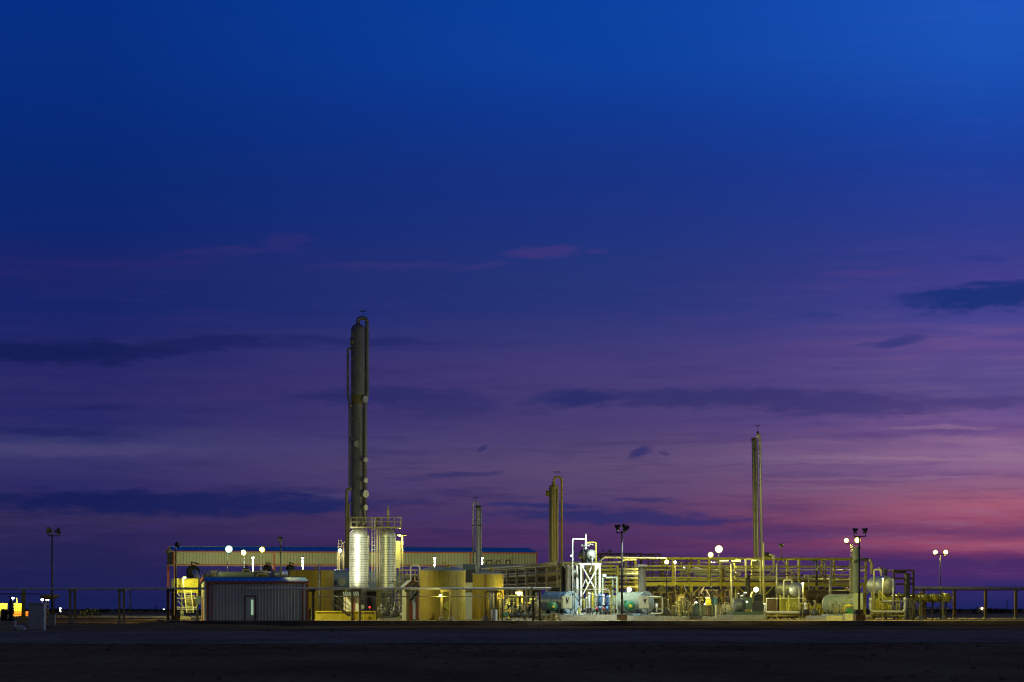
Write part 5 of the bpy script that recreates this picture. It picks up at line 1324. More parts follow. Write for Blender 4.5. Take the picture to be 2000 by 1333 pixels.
# column of pipes left of the skid
m = MB()
for x, y0_, y1_, r_ in ((1123, 1112, 1200, .07), (1126.5, 1124, 1200, .09), (1129.5, 1108, 1200, .06)): m.cyl(P(x, y1_, 254.5), P(x, y0_, 254.5), r_)
m.disc(P(1123, 1120, 254.5), Z, .2, .3); m.ball(P(1121, 1119, 254.2), .3); m.disc(P(1126, 1140, 254.5), Z, .17, .1); m.ball(P(1127, 1104, 254.5), .25)
multi('riser_piping', m, silver2, 'grey riser pipes with fittings just left of the X-braced tower', 'pipe', G(1126, 254.5, .5), kinds=('cyl',))
t = frame('pale green square-post frame carrying a white valve, right of the X-braced tower', 'steel_gantry', 'steel frame', 1177, 1204.5, 1127, 253.5, 1.6, pgreen, (), 1, False, .12)
t = T('valve_box', 'small white valve box on the left corner of the pale green frame', 'valve', P(1181, 1127, 253.4)); t.part('body', MB().px(1177.5, 1122.5, 1184, 1126.6, 253.3, .4), white); t.part('stem', MB().cyl(P(1181.5, 1124, 253.4), P(1181.5, 1119.5, 253.4), .03), dgrey)
for x, mm, lab in ((1196, yel, 'yellow upright post pipe inside the pale green frame'), (1199, yel2, 'brighter yellow upright post pipe inside the pale green frame')):
    single('standpipe', MB().cyl(G(x, 256, 0), P(x, 1163, 256), .11).disc(P(x, 1180, 256), Z, .2, .08), mm, lab, 'pipe', G(x, 256))
# ------------------------------------------------------------------ frames between skid and main rack
t = frame('yellow steel frame with many cross beams between the X-braced tower and the dark pole', 'pipe_gantry', 'pipe frame', 1160, 1206, 1104.5, 272, 3.0, yel, (1112, 1119.5, 1127.5, 1136, 1143, 1155), 1, False, .2)
for k, (y, r_, mm) in enumerate(((1112, .10, pipey), (1116.5, .06, pipet), (1121, .16, silver2), (1130, .12, pipet), (1138, .10, rust), (1147, .14, tan))):
    a = P(1150, y, 273.2 + (k % 3) * .6); b = a + U * 5.5
    t.part('pipe', MB().cyl(a, b, r_), mm)
t = T('elevated_pipes', 'two cream pipes rising and jogging above the yellow frame behind the dark pole', 'pipe', P(1170, 1105, 276))
t.part('pipe', MB().tube([P(1164, 1105, 276), P(1170, 1099, 276), P(1179, 1089, 276), P(1300, 1090.5, 286)], .10, .4), pipey)
t.part('pipe', MB().tube([P(1100, 1100, 276), P(1213, 1098.5, 276), P(1219, 1093.5, 276.5), P(1242, 1093.5, 278)], .10, .3), pipey)
t = frame('far dark rack beam standing against the sky behind the white drum', 'far_pipe_rack', 'pipe rack', 1166, 1253, 1081, 345, 4, rust, (1086,), 4, False, .16)
m = MB()
for x, y in ((1178, 1073), (1191, 1072), (1185, 1078)): m.bar(P(x, 1081, 345), P(x, y, 345), .1)
m.bar(P(1187, 1076, 345), P(1196, 1078, 345), .14); t.part('vent_pipe', m, dark)
t = frame('short far dark rack seen above the left end of the yellow rack', 'far_pipe_rack', 'pipe rack', 1266, 1290, 1082, 345, 4, rust, (1088,), 1, False, .16)

# ------------------------------------------------------------------ main yellow pipe rack
D4 = 290; o = G(1241, D4)
k = (1692 - 1000) / F; LR = (k * D4 - o.x) / (U.x - k * U.y)
def at_px(px):
    k = (px - 1000) / F; return (k * D4 - o.x) / (U.x - k * U.y)
print('rack', LR)
t = T('pipe_rack', 'long yellow two-storey pipe rack spanning the right half of the plant', 'pipe rack', o); RACK = t
zz = lambda y: EZ + (HZ - y) * D4 / F
DEP = 4.2
tops = [1241, 1314, 1385, 1457, 1491, 1560.5, 1629, 1691]
for x in tops:
    u = at_px(x)
    for v in (0, DEP):
        q = o + U * u + V * v; t.part('upper_post', MB().box(q + Z * (zz(1138) + zz(1089)) / 2, .2, .2, zz(1089) - zz(1138)), yel)
lows = [1243, 1350, 1460, 1492, 1595.5, 1689]
for x in lows:
    u = at_px(x)
    for v in (0, DEP):
        q = o + U * u + V * v
        t.part('lower_post', MB().box(q + Z * zz(1145) / 2, .26, .26, zz(1145)), yel)
        t.part('footing', MB().box(q + Z * .12, .7, .7, .28), conc)
        kb = MB()
        for sg in (-1, 1):
            if (x == 1460 and sg == 1) or (x == 1492 and sg == -1) or (x == 1243 and sg == -1): continue
            kb.bar(q + Z * (zz(1163)) + U * sg * .1, q + Z * zz(1145.5) + U * sg * 1.0, .11)
        t.part('knee_brace', kb, yel)
for v in (0, DEP):
    q = o + V * v
    t.part('main_beam', MB().obox(q + U * LR / 2 + Z * (zz(1145) + zz(1137)) / 2 - V * .0, U * (LR / 2 + .1), V * .06, Z * (zz(1138.6) - zz(1144)) / 2).obox(q + U * LR / 2 + Z * zz(1138), U * (LR / 2 + .1), V * .15, Z * .03).obox(q + U * LR / 2 + Z * zz(1144.5), U * (LR / 2 + .1), V * .15, Z * .03), yel2)
    m = MB()
    for y, h in ((1090.5, .2), (1105.5, .14), (1128.5, .14)): m.bar(q + Z * zz(y), q + U * LR + Z * zz(y), .1, h)
    t.part('longitudinal_beam', m, yel)
cb = MB()
for x in tops:
    for y in (1091, 1106, 1129): q = o + U * at_px(x) + Z * zz(y); cb.bar(q, q + V * DEP, .1)
for u in [i * LR / 16 for i in range(17)]: q = o + U * u + Z * (zz(1141)); cb.bar(q, q + V * DEP, .12, .2)
t.part('cross_beam', cb, yel)
br = MB()
for (xa, ya, xb, yb_) in ((1525, 1090, 1495, 1134), (1525, 1090, 1553, 1127), (1660, 1104, 1640, 1126)): br.bar(P(xa, ya, D4 + 2.5), P(xb, yb_, D4 + 2.5), .08)
t.each('diagonal_brace', br, yel, ('bar',))
rnd = random.Random(4)
pl = [(1098, 3.2, .07, pipet, .1, .5), (1113, .5, .07, pipey, 0, 1), (1109, 1.6, .07, pipet, .3, .6), (1112, 2.8, .20, silver2, 0, .45), (1117, 3.4, .07, rust, .3, .75), (1121.5, .8, .16, silver2, .26, .46), (1123, 2.0, .08, rust, .5, .95), (1122, 3.0, .09, rust, 0, .35),
      (1133, .7, .09, pipey, 0, .5), (1131.5, 1.7, .12, silver2, .5, .9), (1134, 2.6, .12, rust, 0, .9), (1133, 3.5, .15, rust, .1, 1), (1125, 1.2, .05, pipey, .48, .62), (1117, .9, .04, cream, .2, .4)]
for y, v, r_, mm, a, b in pl:
    q = o + V * v + Z * zz(y); t.part('pipe', MB().cyl(q + U * LR * a, q + U * LR * b, r_, n=12), mm)
for x, ya, yb_, v, r_, mm in ((1330, 1098, 1135, 2, .09, pipet), (1346, 1100, 1150, 1.4, .12, pipet), (1408, 1096, 1170, 1.2, .1, yel), (1413, 1106, 1190, 2.2, .12, rust), (1406, 1094, 1135, .4, .07, pipey), (1595, 1096, 1145, 2, .12, dgrey), (1612, 1098, 1140, 2.8, .1, pipet), (1290, 1092, 1110, 1.3, .1, rust), (1350, 1092, 1110, 1.8, .14, rust), (1580, 1125, 1190, 2.2, .1, pipet), (1441, 1120, 1160, 2.4, .1, pipet)):
    t.part('drop_pipe', MB().tube([P(x, yb_, D4 + v), P(x, ya, D4 + v), P(x, ya, D4 + v) + V * 1.5], r_, r_ * 2), mm)
m = MB()
for x, y in ((1342, 1121), (1410, 1110), (1424, 1124), (1600, 1112), (1603, 1125), (1588, 1126), (1385, 1127), (1330, 1129), (1545, 1128)): q = P(x, y, D4 + 1.1); m.ball(q, .17); m.cyl(q, q + Z * .4, .05); m.disc(q + Z * .42, Z, .15, .04); m.disc(q - U * .2, U, .17, .05); m.disc(q + U * .2, U, .17, .05)
t.each('valve', m, pipet, ('ball',))
# strip lights under the top beam of the rack
for x0, x1, y in ((1406, 1423, 1095.5), (1429, 1447, 1096), (1469, 1477, 1095)):
    t.part('lamp_tube', MB().px(x0, y - 1, x1, y + 1, D4 - .15, .15), emit('lamp_strip_yellow', (1, .95, .35), 2.2))
# cream pipes in front
for x, ya, yb_, lab in ((1429, 1102, 1180, 'tall pale vertical pipe in front of the yellow rack left of the ribbed compressor'), (1517.5, 1101, 1146, 'pale vertical pipe rising behind the silver-headed vessel'), (1621, 1125, 1165, 'short pale vertical pipe above the pale green heater'), (1623.5, 1096, 1160, 'taller slim pale pipe behind the short one above the pale green heater')):
    d = 276 if x < 1622 else 284
    single('standpipe', MB().tube([G(x, d, .1), P(x, ya, d)], M_(2.1 if x != 1623.5 else 1.6, d)), pipey if x < 1623 else pipet, lab, 'pipe', G(x, d), 'upright pipes in front of the yellow rack')
m = MB().tube([G(1485, 282, .4), P(1485, 1094, 282), P(1457, 1092, 282), P(1457, 1130, 282)], .07, .15); m.cyl(G(1491.5, 282, .4), P(1491.5, 1060, 282), .075)
multi('goal_post_piping', m, pipey, 'cream square loop of pipe framing the foot of the tall slender silver column', 'pipe', G(1485, 282), kinds=('tube', 'cyl'))
single('black_duct', MB().cyl(G(1460.5, 284, 1.0), P(1460.5, 1124, 284), .24).disc(P(1460.5, 1126, 284), Z, .3, .1), dark, 'black upright duct at the middle joint of the yellow rack', 'duct', G(1460.5, 284))
t = T('overhead_drum', 'small dark drum with cream elbow on the rack right of the silver column', 'drum', P(1502, 1090, 292))
t.part('shell', MB().lathe(P(1492, 1085, 293), U, [(.01, -.15), (.2, -.1), (.3, 0), (.3, .65), (.2, .75)], 18), dark); t.part('elbow_pipe', MB().tube([P(1503, 1084, 292), P(1511.5, 1085, 292), P(1511.5, 1120, 292)], .12, .3), pipey)
t.part('saddle', MB().px(1494, 1088, 1504, 1090, 292.8, .3), yel)
def small_lamp(name, label, px, py, d, sz, em, pw, colr, mount):
    t = T(name, label, 'lamp', G(px, d)); q = P(px, py, d)
    t.part('bracket', mount, tan)
    h = t.part('lamp_head', MB().lathe(q + V * sz * .9, -V, [(sz * .3, 0), (sz * .55, sz * .4), (sz * .6, sz * .8)], 14, True, False), dgrey)
    t.part('lens', MB().lathe(q + V * sz * .1, -V, [(sz * .55, 0), (sz * .45, sz * .25), (.01, sz * .4)], 14, True, False), em, h)
    if pw: t.light(q - V * (sz * .6 + .1) - Z * .05, colr, pw, .1)
small_lamp('bracket_lamp', 'white bracket lamp over the ribbed compressor', 1477, 1152, 268, .38, E_white, 350, WHT, MB().bar(P(1466, 1161, 268.3), P(1475, 1152, 268.3), .07).cyl(G(1466, 268.3), P(1466, 1161, 268.3), .06))
small_lamp('bracket_lamp', 'white lamp glowing between the dark pole and the pale heater', 1229, 1152, 262, .34, E_white, 300, WHT, MB().cyl(G(1229, 262.5), P(1229, 1153, 262.5), .05))
small_lamp('bracket_lamp', 'small green-white lamp low behind the middle of the yellow rack', 1360, 1179.5, 275, .28, E_white, 90, COOL, MB().cyl(G(1360, 275.4), P(1360, 1180, 275.4), .05))
small_lamp('bracket_lamp', 'tiny white lamp right of the leftmost rack floodlight', 1318.5, 1098.5, 284, .2, E_white, 60, WHT, MB().cyl(G(1318.5, 284.3), P(1318.5, 1099, 284.3), .04))
small_lamp('bracket_lamp', 'tiny bare lamp on the pipe supports in front of the large tan tank', 860, 1163.5, 244.0, .15, E_white, 40, SOD, MB().bar(P(852, 1166, 244.2), P(862.5, 1165.5, 244.2), .05))
for x, y, lab in ((1336.5, 1109.5, 'faint white lamp in the upper storey of the rack, right of the leftmost floodlight'), (1320, 1133, 'faint white lamp just above the rack deck, left of its near twin'), (1329, 1133, 'faint white lamp just above the rack deck, right of its near twin')):
    small_lamp('distant_lamp', lab, x, y, 420, .16, E_white, 0, WHT, MB().cyl(G(x, 420.3), P(x, y, 420.3), .05))
# a work light on the ground floor of the rack, for the equipment under it
# ------------------------------------------------------------------ under the rack
def cabinet(label, x0, y0, x1, d, m, mdoor, dep=.7):
    t = T('cabinet', label, 'cabinet', G((x0 + x1) / 2, d), 'cabinets beneath the yellow rack')
    t.part('body', MB().px(x0, y0, x1, None, d, dep), m); t.part('door', MB().px(x0 + .8, y0 + 1, x1 - .8, 1202, d - .03, .035), mdoor)
    t.part('roof', MB().px(x0 - .6, y0 - 1, x1 + .6, y0 - .05, d - .08, dep + .16), m)
cabinet('pale tan cabinet between the first two rack posts', 1324, 1163, 1337, 278, tan, tan)
cabinet('brown cabinet left of the tall pale pipe', 1400, 1183, 1410, 274, pipet, pipet)
cabinet('bluish cabinet right of the lit yellow sign', 1394, 1168, 1401, 280, bluem, bluem)
cabinet('black cabinet below and behind the lit yellow sign', 1372, 1180, 1394, 279, dark, dgrey)
t = T('lit_sign', 'small yellow-lit tray sign on an orange-brown post beneath the rack', 'sign', G(1383.5, 273))
t.part('tray', MB().px(1377, 1179, 1390.5, 1182.5, 273, .4), yel2); t.part('back_plate', MB().px(1378.5, 1171, 1389, 1178.5, 273.3, .05), yel2); t.part('post', MB().px(1382, 1182.7, 1386, None, 273.2, .15), rust)
t.part('hood_lamp', MB().px(1379, 1167.5, 1387, 1169, 273, .25), emit('lamp_strip_yellow', (1, .95, .35), 2.2)); t.light(P(1383.5, 1171, 272.6), YG, 25, .1)
m = MB()
for x0, x1, y in ((1360, 1364, 1167.5), (1368, 1373, 1168), (1368, 1374, 1172.5)): m.px(x0, y - .8, x1, y + .8, 276, .2)
single('shelf_rails', m, yel2, 'three short yellow brackets under the rack left of the lit sign', 'bracket', P(1367, 1172, 276))
t = T('generator_set', 'dark cylindrical machine beneath the rack next to the small green-white lamp', 'machine', G(1362, 270))
t.part('drum', MB().lathe(G(1362, 270, .3), Z, [(.45, 0), (.5, .4), (.45, 1.0), (.2, 1.3)], 20, True, True), ggreen); t.part('skid', MB().px(1352, 1203, 1372, None, 269.4, 1.2), dgrey); t.part('pipe', MB().tube([P(1367, 1205, 269.5), P(1367, 1176, 269.5), P(1371, 1170, 269.5)], .04, .1), pipey)
for x, d, s, mm, lab in ((1292, 272, 1.5, dark, 'big dark pump set beneath the left end of the yellow rack'), (1310, 276, 1.3, dgrey, 'grey pump set left of the pale tan cabinet'), (1345, 274, 1.1, ggreen, 'grey-green pump set behind the second rack post'), (1421, 271, 1.0, dgrey, 'small dark pump set at the foot of the tall pale pipe'), (1580, 268, 1.4, dark, 'dark pump set between the silver-headed vessel and a rack post')):
    pump_set(lab, x, d, s, dgrey, mm)
m = MB()
for i in range(22):
    x = 1275 + i * 7.6 + rnd.uniform(-2, 2); y = rnd.uniform(1158, 1188); d = rnd.uniform(284, 297)
    m.tube([G(x, d), P(x, y, d), P(x + rnd.uniform(-12, 12), y, d), P(x + rnd.uniform(-4, 4), y - 14, d + 1)], rnd.choice((.05, .08, .11)), .15)
multi('process_piping', m, rust, 'dim tangle of brown pipes in the shade under the left half of the rack', 'piping', G(1340, 290))
m = MB()
for i in range(16):
    x = 1500 + i * 12 + rnd.uniform(-3, 3); y = rnd.uniform(1155, 1188); d = rnd.uniform(284, 297)
    m.tube([G(x, d), P(x, y, d), P(x + rnd.uniform(-14, 14), y, d), P(x + rnd.uniform(-4, 4), y - 10, d + 1)], rnd.choice((.06, .1, .16)), .15)
multi('process_piping', m, rust, 'dim tangle of brown pipes in the shade under the right half of the rack', 'piping', G(1590, 290))
t = frame('low brown equipment frame standing behind the small pumps under the rack\'s left end', 'steel_gantry', 'steel frame', 1276, 1320, 1156, 284, 2, rust, (1168, 1180), 3, False, .12)
single('dark_machine', MB().px(1284, 1150, 1301, 1172, 285, 1.5).px(1281, 1172, 1304, None, 285, 2).px(1288, 1144, 1297, 1150, 285.3, 1), dark, 'black boxy machine in shade under the left end of the yellow rack', 'machine', G(1292, 285))
t = frame('brown equipment frame in the shade behind the lit sign', 'steel_gantry', 'steel frame', 1365, 1425, 1152, 300, 2, rust, (1165, 1180), 4, False, .14)
t = T('exchanger', 'long dark horizontal exchanger lying in shade under the right half of the rack', 'exchanger', G(1640, 294))
t.part('shell', MB().lathe(P(1578, 1163, 292), U, [(.01, -.3), (.4, -.2), (.55, 0), (.55, 5.5), (.4, 5.7), (.01, 5.8)], 24), rust); t.part('saddle', MB().px(1600, 1170, 1604, None, 293, .6).px(1660, 1170, 1664, None, 294, .6), dgrey)

def small_gear(label, x0, x1, d, n_, mm, seed, y0=1168, y1=1195):
    r2 = random.Random(seed); m = MB()
    for i in range(n_):
        x = x0 + (x1 - x0) * (i + r2.random() * .7) / n_; y = r2.uniform(y0, y1 - 6); rr = r2.choice((.035, .05, .075)); dd = d + r2.uniform(0, 3)
        m.tube([G(x, dd, .1), P(x, y, dd), P(x + r2.uniform(3, 9), y, dd), P(x + r2.uniform(3, 9), y1 + 6, dd)], rr, .1); m.disc(P(x, (y + 1203) / 2, dd), Z, rr * 2.2, .05)
        if i % 2: m.disc(P(x, y - 2.5, dd), V, rr * 3, .03)
    multi('process_piping', m, mm, label, 'piping', G((x0 + x1) / 2, d))
small_gear('tan small pipes and valves standing left of the first lower rack post', 1300, 1345, 272, 9, pipet, 1)
small_gear('cream small pipes and valves at the foot of the tall pale pipe', 1404, 1452, 270, 9, pipey, 2)
small_gear('yellow small pipes and valves between two right-hand rack posts', 1576, 1612, 272, 8, yel2, 3)
small_gear('pale pipes and valves crowding right of the big grey ringed vessel', 1745, 1790, 268, 9, pipet, 5)
small_gear('short cream pipes and valves between the blue heater and the orange-brown rack', 1056, 1072, 257, 4, pipey, 6)
small_gear('grey pipes and valves between the small tan tank and the yellow braced frame', 975, 992, 262, 5, pipey, 7)

# compressor
t = T('compressor', 'grey ribbed compressor with square grey-green box and round dark flywheel', 'compressor', G(1460, 266)); d = 266
m = MB().lathe(P(1431, 1182.5, d + .7), U, [(.25, 0), (.56, .12), (.6, .2), (.6, 1.05), (.4, 1.2)], 24, True, True)
for k in range(7): m.lathe(P(1431, 1182.5, d + .7) + U * (.25 + k * .12), U, [(.6, -.02), (.64, -.015), (.64, .015), (.6, .02)], 24)
t.part('ribbed_cylinder', m, silver2)
t.part('terminal_box', MB().px(1457, 1167, 1470, 1191, d - .3, .9), ggreen)
t.part('flywheel', MB().cyl(P(1480, 1186, d + .2), P(1480, 1186, d - .1), .62, n=28).cyl(P(1480, 1186, d - .1), P(1480, 1186, d - .25), .2), dgrey)
t.part('air_cleaner', MB().lathe(P(1481, 1175, d + .6), Z, [(.42, 0), (.46, .1), (.46, .5), (.25, .66)], 20, True, True), dark)
t.part('skid', MB().px(1430, 1195, 1494, 1201.4, d - .6, 2.2), ggreen)
m = MB()
for x, y in ((1438, 1160), (1446, 1164), (1452, 1158)): m.tube([P(x, 1174, d + .7), P(x, y, d + .7), P(x + 5, y, d + 1.2)], .06, .12)
t.each('suction_pipe', m, silver2)
t.part('gauge', MB().disc(P(1458.5, 1176, d - .35), V, .07, .05), E_dim)

# silver-headed vessels on pipe-framed skids
def skid_vessel(label, fx, fy, bx, d, rpx, shell_m, head_m, ux0, ux1, ytop, ybar, hr, sup=yel):
    b = G((ux0 + ux1) / 2, d); t = T('separator_vessel', label, 'vessel', b, 'separators with pipe frames in front')
    r = M_(rpx, d); f = P(fx, fy, d); k = P(bx, fy, d + 3.4); ax = (f - k).normalized(); L_ = (f - k).length
    t.part('shell', MB().lathe(k, ax, [(r, 0), (r, L_)], 32), shell_m)
    t.part('dished_head', MB().lathe(f, ax, [(r + .01, -.03), (r + .01, 0), (r * .93, .14), (r * .72, .3), (r * .4, .4), (.01, .43)], 32), head_m)
    t.part('dished_head', MB().lathe(k, -ax, [(r + .01, -.03), (r * .93, .14), (r * .72, .3), (.01, .43)], 32), shell_m)
    for q_ in (.2, .8):
        q = k + ax * L_ * q_; t.part('saddle', MB().obox(Vector((q.x, q.y, (.5 + q.z - r * .6) / 2)), ax * .1, ax.cross(Z) * r * .7, Z * (q.z - r * .6 - .5) / 2), sup)
    t.part('skid', MB().px(ux0 + 1, 1201.5, ux1, 1204.5, d - 1.0, 4).px(ux0 + 4, 1204.5, ux0 + 9, None, d - .8, .5).px(ux1 - 12, 1204.5, ux1 - 6, None, d - .8, .5), sup)
    e = d - 1.8
    t.part('front_pipe', MB().tube([P(ux0, ytop, e), P(ux0, ybar, e), P(ux1, ybar, e), P(ux1, ytop - 1, e)], .13, .28, 14), pipew)
    for x, y in ((ux0, ytop), (ux1, ytop - 1)): t.part('pipe_cap', MB().ball(P(x, y, e), .15), white)
    t.part('pipe_leg', MB().cyl(G(ux0 + .5, e), P(ux0 + .5, ybar, e), .06).cyl(G(ux1 - .5, e), P(ux1 - .5, ybar, e), .06), pipet)
    if hr:
        y, x0, x1 = hr; t.part('handrail', MB().bar(P(x0, y, e + .5), P(x1, y, e + .5), .06).bar(P(x0, y, e + .5), P(x0, 1198, e + .5), .05).bar(P(x1, y, e + .5), P(x1, 1198, e + .5), .05), pipey)
    return t, f, k, ax, r
t, f, k, ax, r = skid_vessel('silver vessel with shining round head above a white pipe frame', 1555, 1152, 1527, 270, 14.5, dgrey, silver, 1493, 1573, 1181, 1196.5, (1169, 1497, 1574))
t.part('loop_pipe', MB().tube([P(1531, 1168, 270), P(1531, 1133, 270), P(1547, 1133, 270), P(1547, 1140, 270)], .09, .2), pipey)
t.part('drain_pipe', MB().cyl(P(1561, 1150, 269), P(1561, 1192, 269), .08).disc(P(1561, 1168, 269), Z, .16, .07), pipey)
q = f + ax * .38; t.part('manway', MB().disc(q + Z * .05, ax, .3, .1), silver); t.part('relief_valve', MB().px(1538, 1127, 1549, 1131, 272, .6), tan)
pm = MB()
for x, y in ((1537, 1176), (1543, 1183), (1549, 1177), (1556, 1184), (1563, 1179)): pm.tube([P(x, 1200, 269), P(x, y, 269), P(x + 5, y, 269), P(x + 5, 1192, 269)], .06, .12); pm.disc(P(x, y + 8, 269), Z, .13, .05)
t.each('drain_valve', pm, yel, ('tube',)); t.part('panel', MB().px(1500, 1172, 1517, 1197, 272, .2), rust)
small_lamp('bracket_lamp', 'small lamp lighting the shining head of the silver vessel', 1568, 1140, 266, .12, E_dim, 110, WHT, MB().cyl(G(1568, 266.2), P(1568, 1141, 266.2), .04))
t, f, k, ax, r = skid_vessel('big grey vessel with bright ringed manway at the right end of the plant', 1733, 1144, 1709, 262, 18, silver2, silver2, 1700, 1767.5, 1171, 1195, None)
q = f + ax * .42 + Z * .22 + Vector((.03, 0, 0))
mw = t.part('manway', MB().lathe(q - ax * .15, ax, [(.34, -.2), (.34, .15), (.43, .15), (.43, .25), (.36, .27)], 28), cream); t.part('manway_cover', MB().lathe(q + ax * .10, ax, [(.36, 0), (.3, .05), (.01, .08)], 28), silver2, mw)
t.part('drain_pipe', MB().cyl(P(1744.5, 1133, 260.5), P(1744.5, 1185, 260.5), .09).ball(P(1744.5, 1133, 260.5), .1), pipew)
t.part('inlet_pipe', MB().tube([P(1707, 1192, 261), P(1707, 1113, 261), P(1721, 1113, 261), P(1721, 1125, 261)], .08, .15), pipey)
t.part('bracket', MB().bar(P(1717, 1154, 260.6), P(1730, 1168, 260.6), .3, .12), yel2)
pm = MB()
for x, y in ((1711, 1172), (1718, 1180), (1726, 1176), (1735, 1184), (1751, 1178)): pm.tube([P(x, 1200, 261), P(x, y, 261), P(x + 6, y, 261), P(x + 6, 1193, 261)], .07, .12); pm.disc(P(x, y + 8, 261), Z, .14, .05)
t.each('drain_valve', pm, yel, ('tube',)); t.part('outlet_pipe', MB().cyl(P(1722, 1174.5, 260.8), P(1768, 1174.5, 260.8), .1), pipew)
t.part('top_nozzle', MB().px(1719, 1108, 1724, 1118, 263, .5).lathe(P(1729, 1124, 263), Z, [(.2, 0), (.16, .5), (.22, .52), (.22, .6)], 12, True, True), dgrey)
small_lamp('bracket_lamp', 'small lamp lighting the ringed manway of the big grey vessel', 1724, 1131, 257.5, .10, E_dim, 90, WHT, MB().cyl(G(1724, 257.7), P(1724, 1132, 257.7), .035))

# green stack with duct
t = T('exhaust_stack', 'greenish rimmed exhaust stack with a dark duct arching off to the right', 'stack', G(1672, 272))
q = G(1672.7, 272); zt_ = P(0, 1069, 272).z; rr = M_(14.5, 272) / 2
t.part('shell', MB().lathe(q, Z, [(rr, 1.5), (rr, zt_ - .12), (rr * 1.18, zt_ - .1), (rr * 1.18, zt_), (rr * .95, zt_), (rr * .95, zt_ - .3)], 24), pgreen)
t.part('side_duct', MB().cyl(G(1664.5, 272.6, .4), P(1664.5, 1098, 272.6), .27), pipet)
t.part('arched_duct', MB().tube([P(1668, 1098, 271.5), P(1680, 1094, 271.5), P(1695, 1092.5, 271.5), P(1701, 1098, 271.5), P(1702, 1112, 271.5)], .13, .4), dgrey)
t.part('elbow', MB().tube([P(1698, 1092, 271), P(1703, 1101, 271), P(1703, 1122, 271)], .15, .3), tan)
t = frame('brown open steel frame with cross rails at the right end of the plant', 'steel_gantry', 'steel frame', 1746, 1784, 1113.5, 276, 2.5, rust, (1129, 1140, 1165), 1, False, .18)
t.part('grey_duct', MB().px(1770, 1120, 1778, None, 275.3, .5), dgrey)
t.part('cross_pipe', MB().cyl(P(1748, 1118, 276.5), P(1768, 1117, 276.5), .15), dgrey)

# ------------------------------------------------------------------ yellow header barrels on a rail frame
t = T('meter_skid', 'tan rail frame with three rails carrying the row of yellow drum ends', 'skid', G(1810, 288))
m = MB()
for y in (1161, 1174, 1188): m.cyl(P(1752, y, 287.5), P(1856, y, 289), .07)
t.each('rail', m, pipet)
for x in (1757, 1798, 1842): t.part('post', MB().px(x - 1.4, 1156, x + 1.4, None, 287, .16), yel)
t.part('post_foot', MB().px(1794, 1203, 1802, None, 286.8, .5), conc); t.part('post_foot', MB().px(1838, 1203, 1846, None, 286.8, .5), conc)
m = MB()
for x in (1770, 1783, 1808, 1822, 1848): m.px(x - 1.5, 1176, x + 1.5, None, 289, .15)
t.each('rear_post', m, rust, ('px',))
for x, y, r_, lab in ((1764, 1168, 6.8, 'yellow drum end nearest the brown steel frame'), (1787, 1168, 7.2, 'yellow drum end between the brown frame and first yellow post'), (1811, 1168, 6.2, 'slightly smaller yellow drum end right of the first yellow post'), (1828.5, 1167.5, 6.8, 'yellow drum end just left of the second yellow post'), (1852, 1167, 7.8, 'largest yellow drum end, last at the right')):
    d = 287.6; q = P(x, y, d); rr = M_(r_, d); tt = T('header_barrel', lab, 'drum', Vector((q.x, q.y, q.z - rr)), 'row of yellow drum ends')
    tt.part('shell', MB().lathe(q + V * 3, -V, [(rr, 0), (rr, 3.0)], 24), yel2); tt.part('end_cap', MB().lathe(q, -V, [(rr * 1.03, -.05), (rr * 1.03, .04), (rr * .9, .1), (rr * .5, .17), (.01, .19)], 24), yel2)
    tt.part('cradle', MB().box(Vector((q.x, q.y + 1.5, q.z - rr - .1)), rr * 1.2, 3, .12), pipet)
for x, lab in ((1836.2, 'slim unlit post rising through the yellow drum ends'),): single('upright_post', MB().cyl(G(x, 286), P(x, 1150, 286), .07), dgrey, lab, 'post', G(x, 286))

# ------------------------------------------------------------------ far left corner
t = T('electrical_cabinet', 'big grey electrical cabinet standing in the dark at far left', 'cabinet', Vector((P(70, 0, 200).x, 200, gh(P(70, 0, 200).x, 200))))
zb = t.base.z
t.part('body', MB().px(55, 1180, 85.5, None, 200, .9, 0, zb), wallg); t.part('roof', MB().px(53.5, 1177.6, 87, 1180, 199.9, 1.1, 0), wallg)
t.part('door', MB().px(57, 1183, 83.5, 1229, 199.95, .04, 0), wallg); t.part('plinth', MB().px(54.5, 1230.5, 86, None, 199.93, 1.0, 0, zb - .1), conc)
def gz(px, d): return gh(P(px, 0, d).x, d)
single('concrete_block', MB().px(-30, 1213.5, 27.5, None, 200, 2.2, .1, gz(5, 200) - .05), conc, 'low brown concrete block at the left picture edge', 'block', Vector((P(5, 0, 200).x, 200, gz(5, 200))))
m = MB()
c = Vector((P(40, 0, 201).x, 201, gz(40, 201)))
for i in range(9):
    for j in range(5):
        pass
vs = []; fs = []
for j in range(7):
    for i in range(16):
        a = i / 16 * 6.283; rr = .42 * math.cos(j / 6 * 1.5) * (1 + .25 * mnoise.noise(Vector((i * .9, j * .8, 1)))); vs.append(c + Vector((math.cos(a) * rr, math.sin(a) * rr * .8, math.sin(j / 6 * 1.5) * .34)))
fs = [(j * 16 + i, j * 16 + (i + 1) % 16, (j + 1) * 16 + (i + 1) % 16, (j + 1) * 16 + i) for j in range(6) for i in range(16)]
m.add(vs, fs); single('tarp_bundle', m, white, 'small crumpled pale tarp bundle on the ground beside the grey cabinet', 'bundle', c)
cb_ = Vector((P(100, 0, 238).x, 238, gz(100, 238)))
t = T('junction_box', 'low brown box behind the grey cabinet at the foot of the leftmost pole', 'box', cb_)
t.part('body', MB().px(93.5, 1200.5, 107, None, 238, .6, 0, cb_.z), conc); t.part('lid', MB().px(92.8, 1199.3, 107.8, 1200.6, 237.95, .7, 0), conc)
cw = Vector((P(20, 0, 215).x, 215, gz(20, 215)))
t = T('wellhead', 'dark wellhead valve tree silhouetted at the left picture edge', 'wellhead', cw)
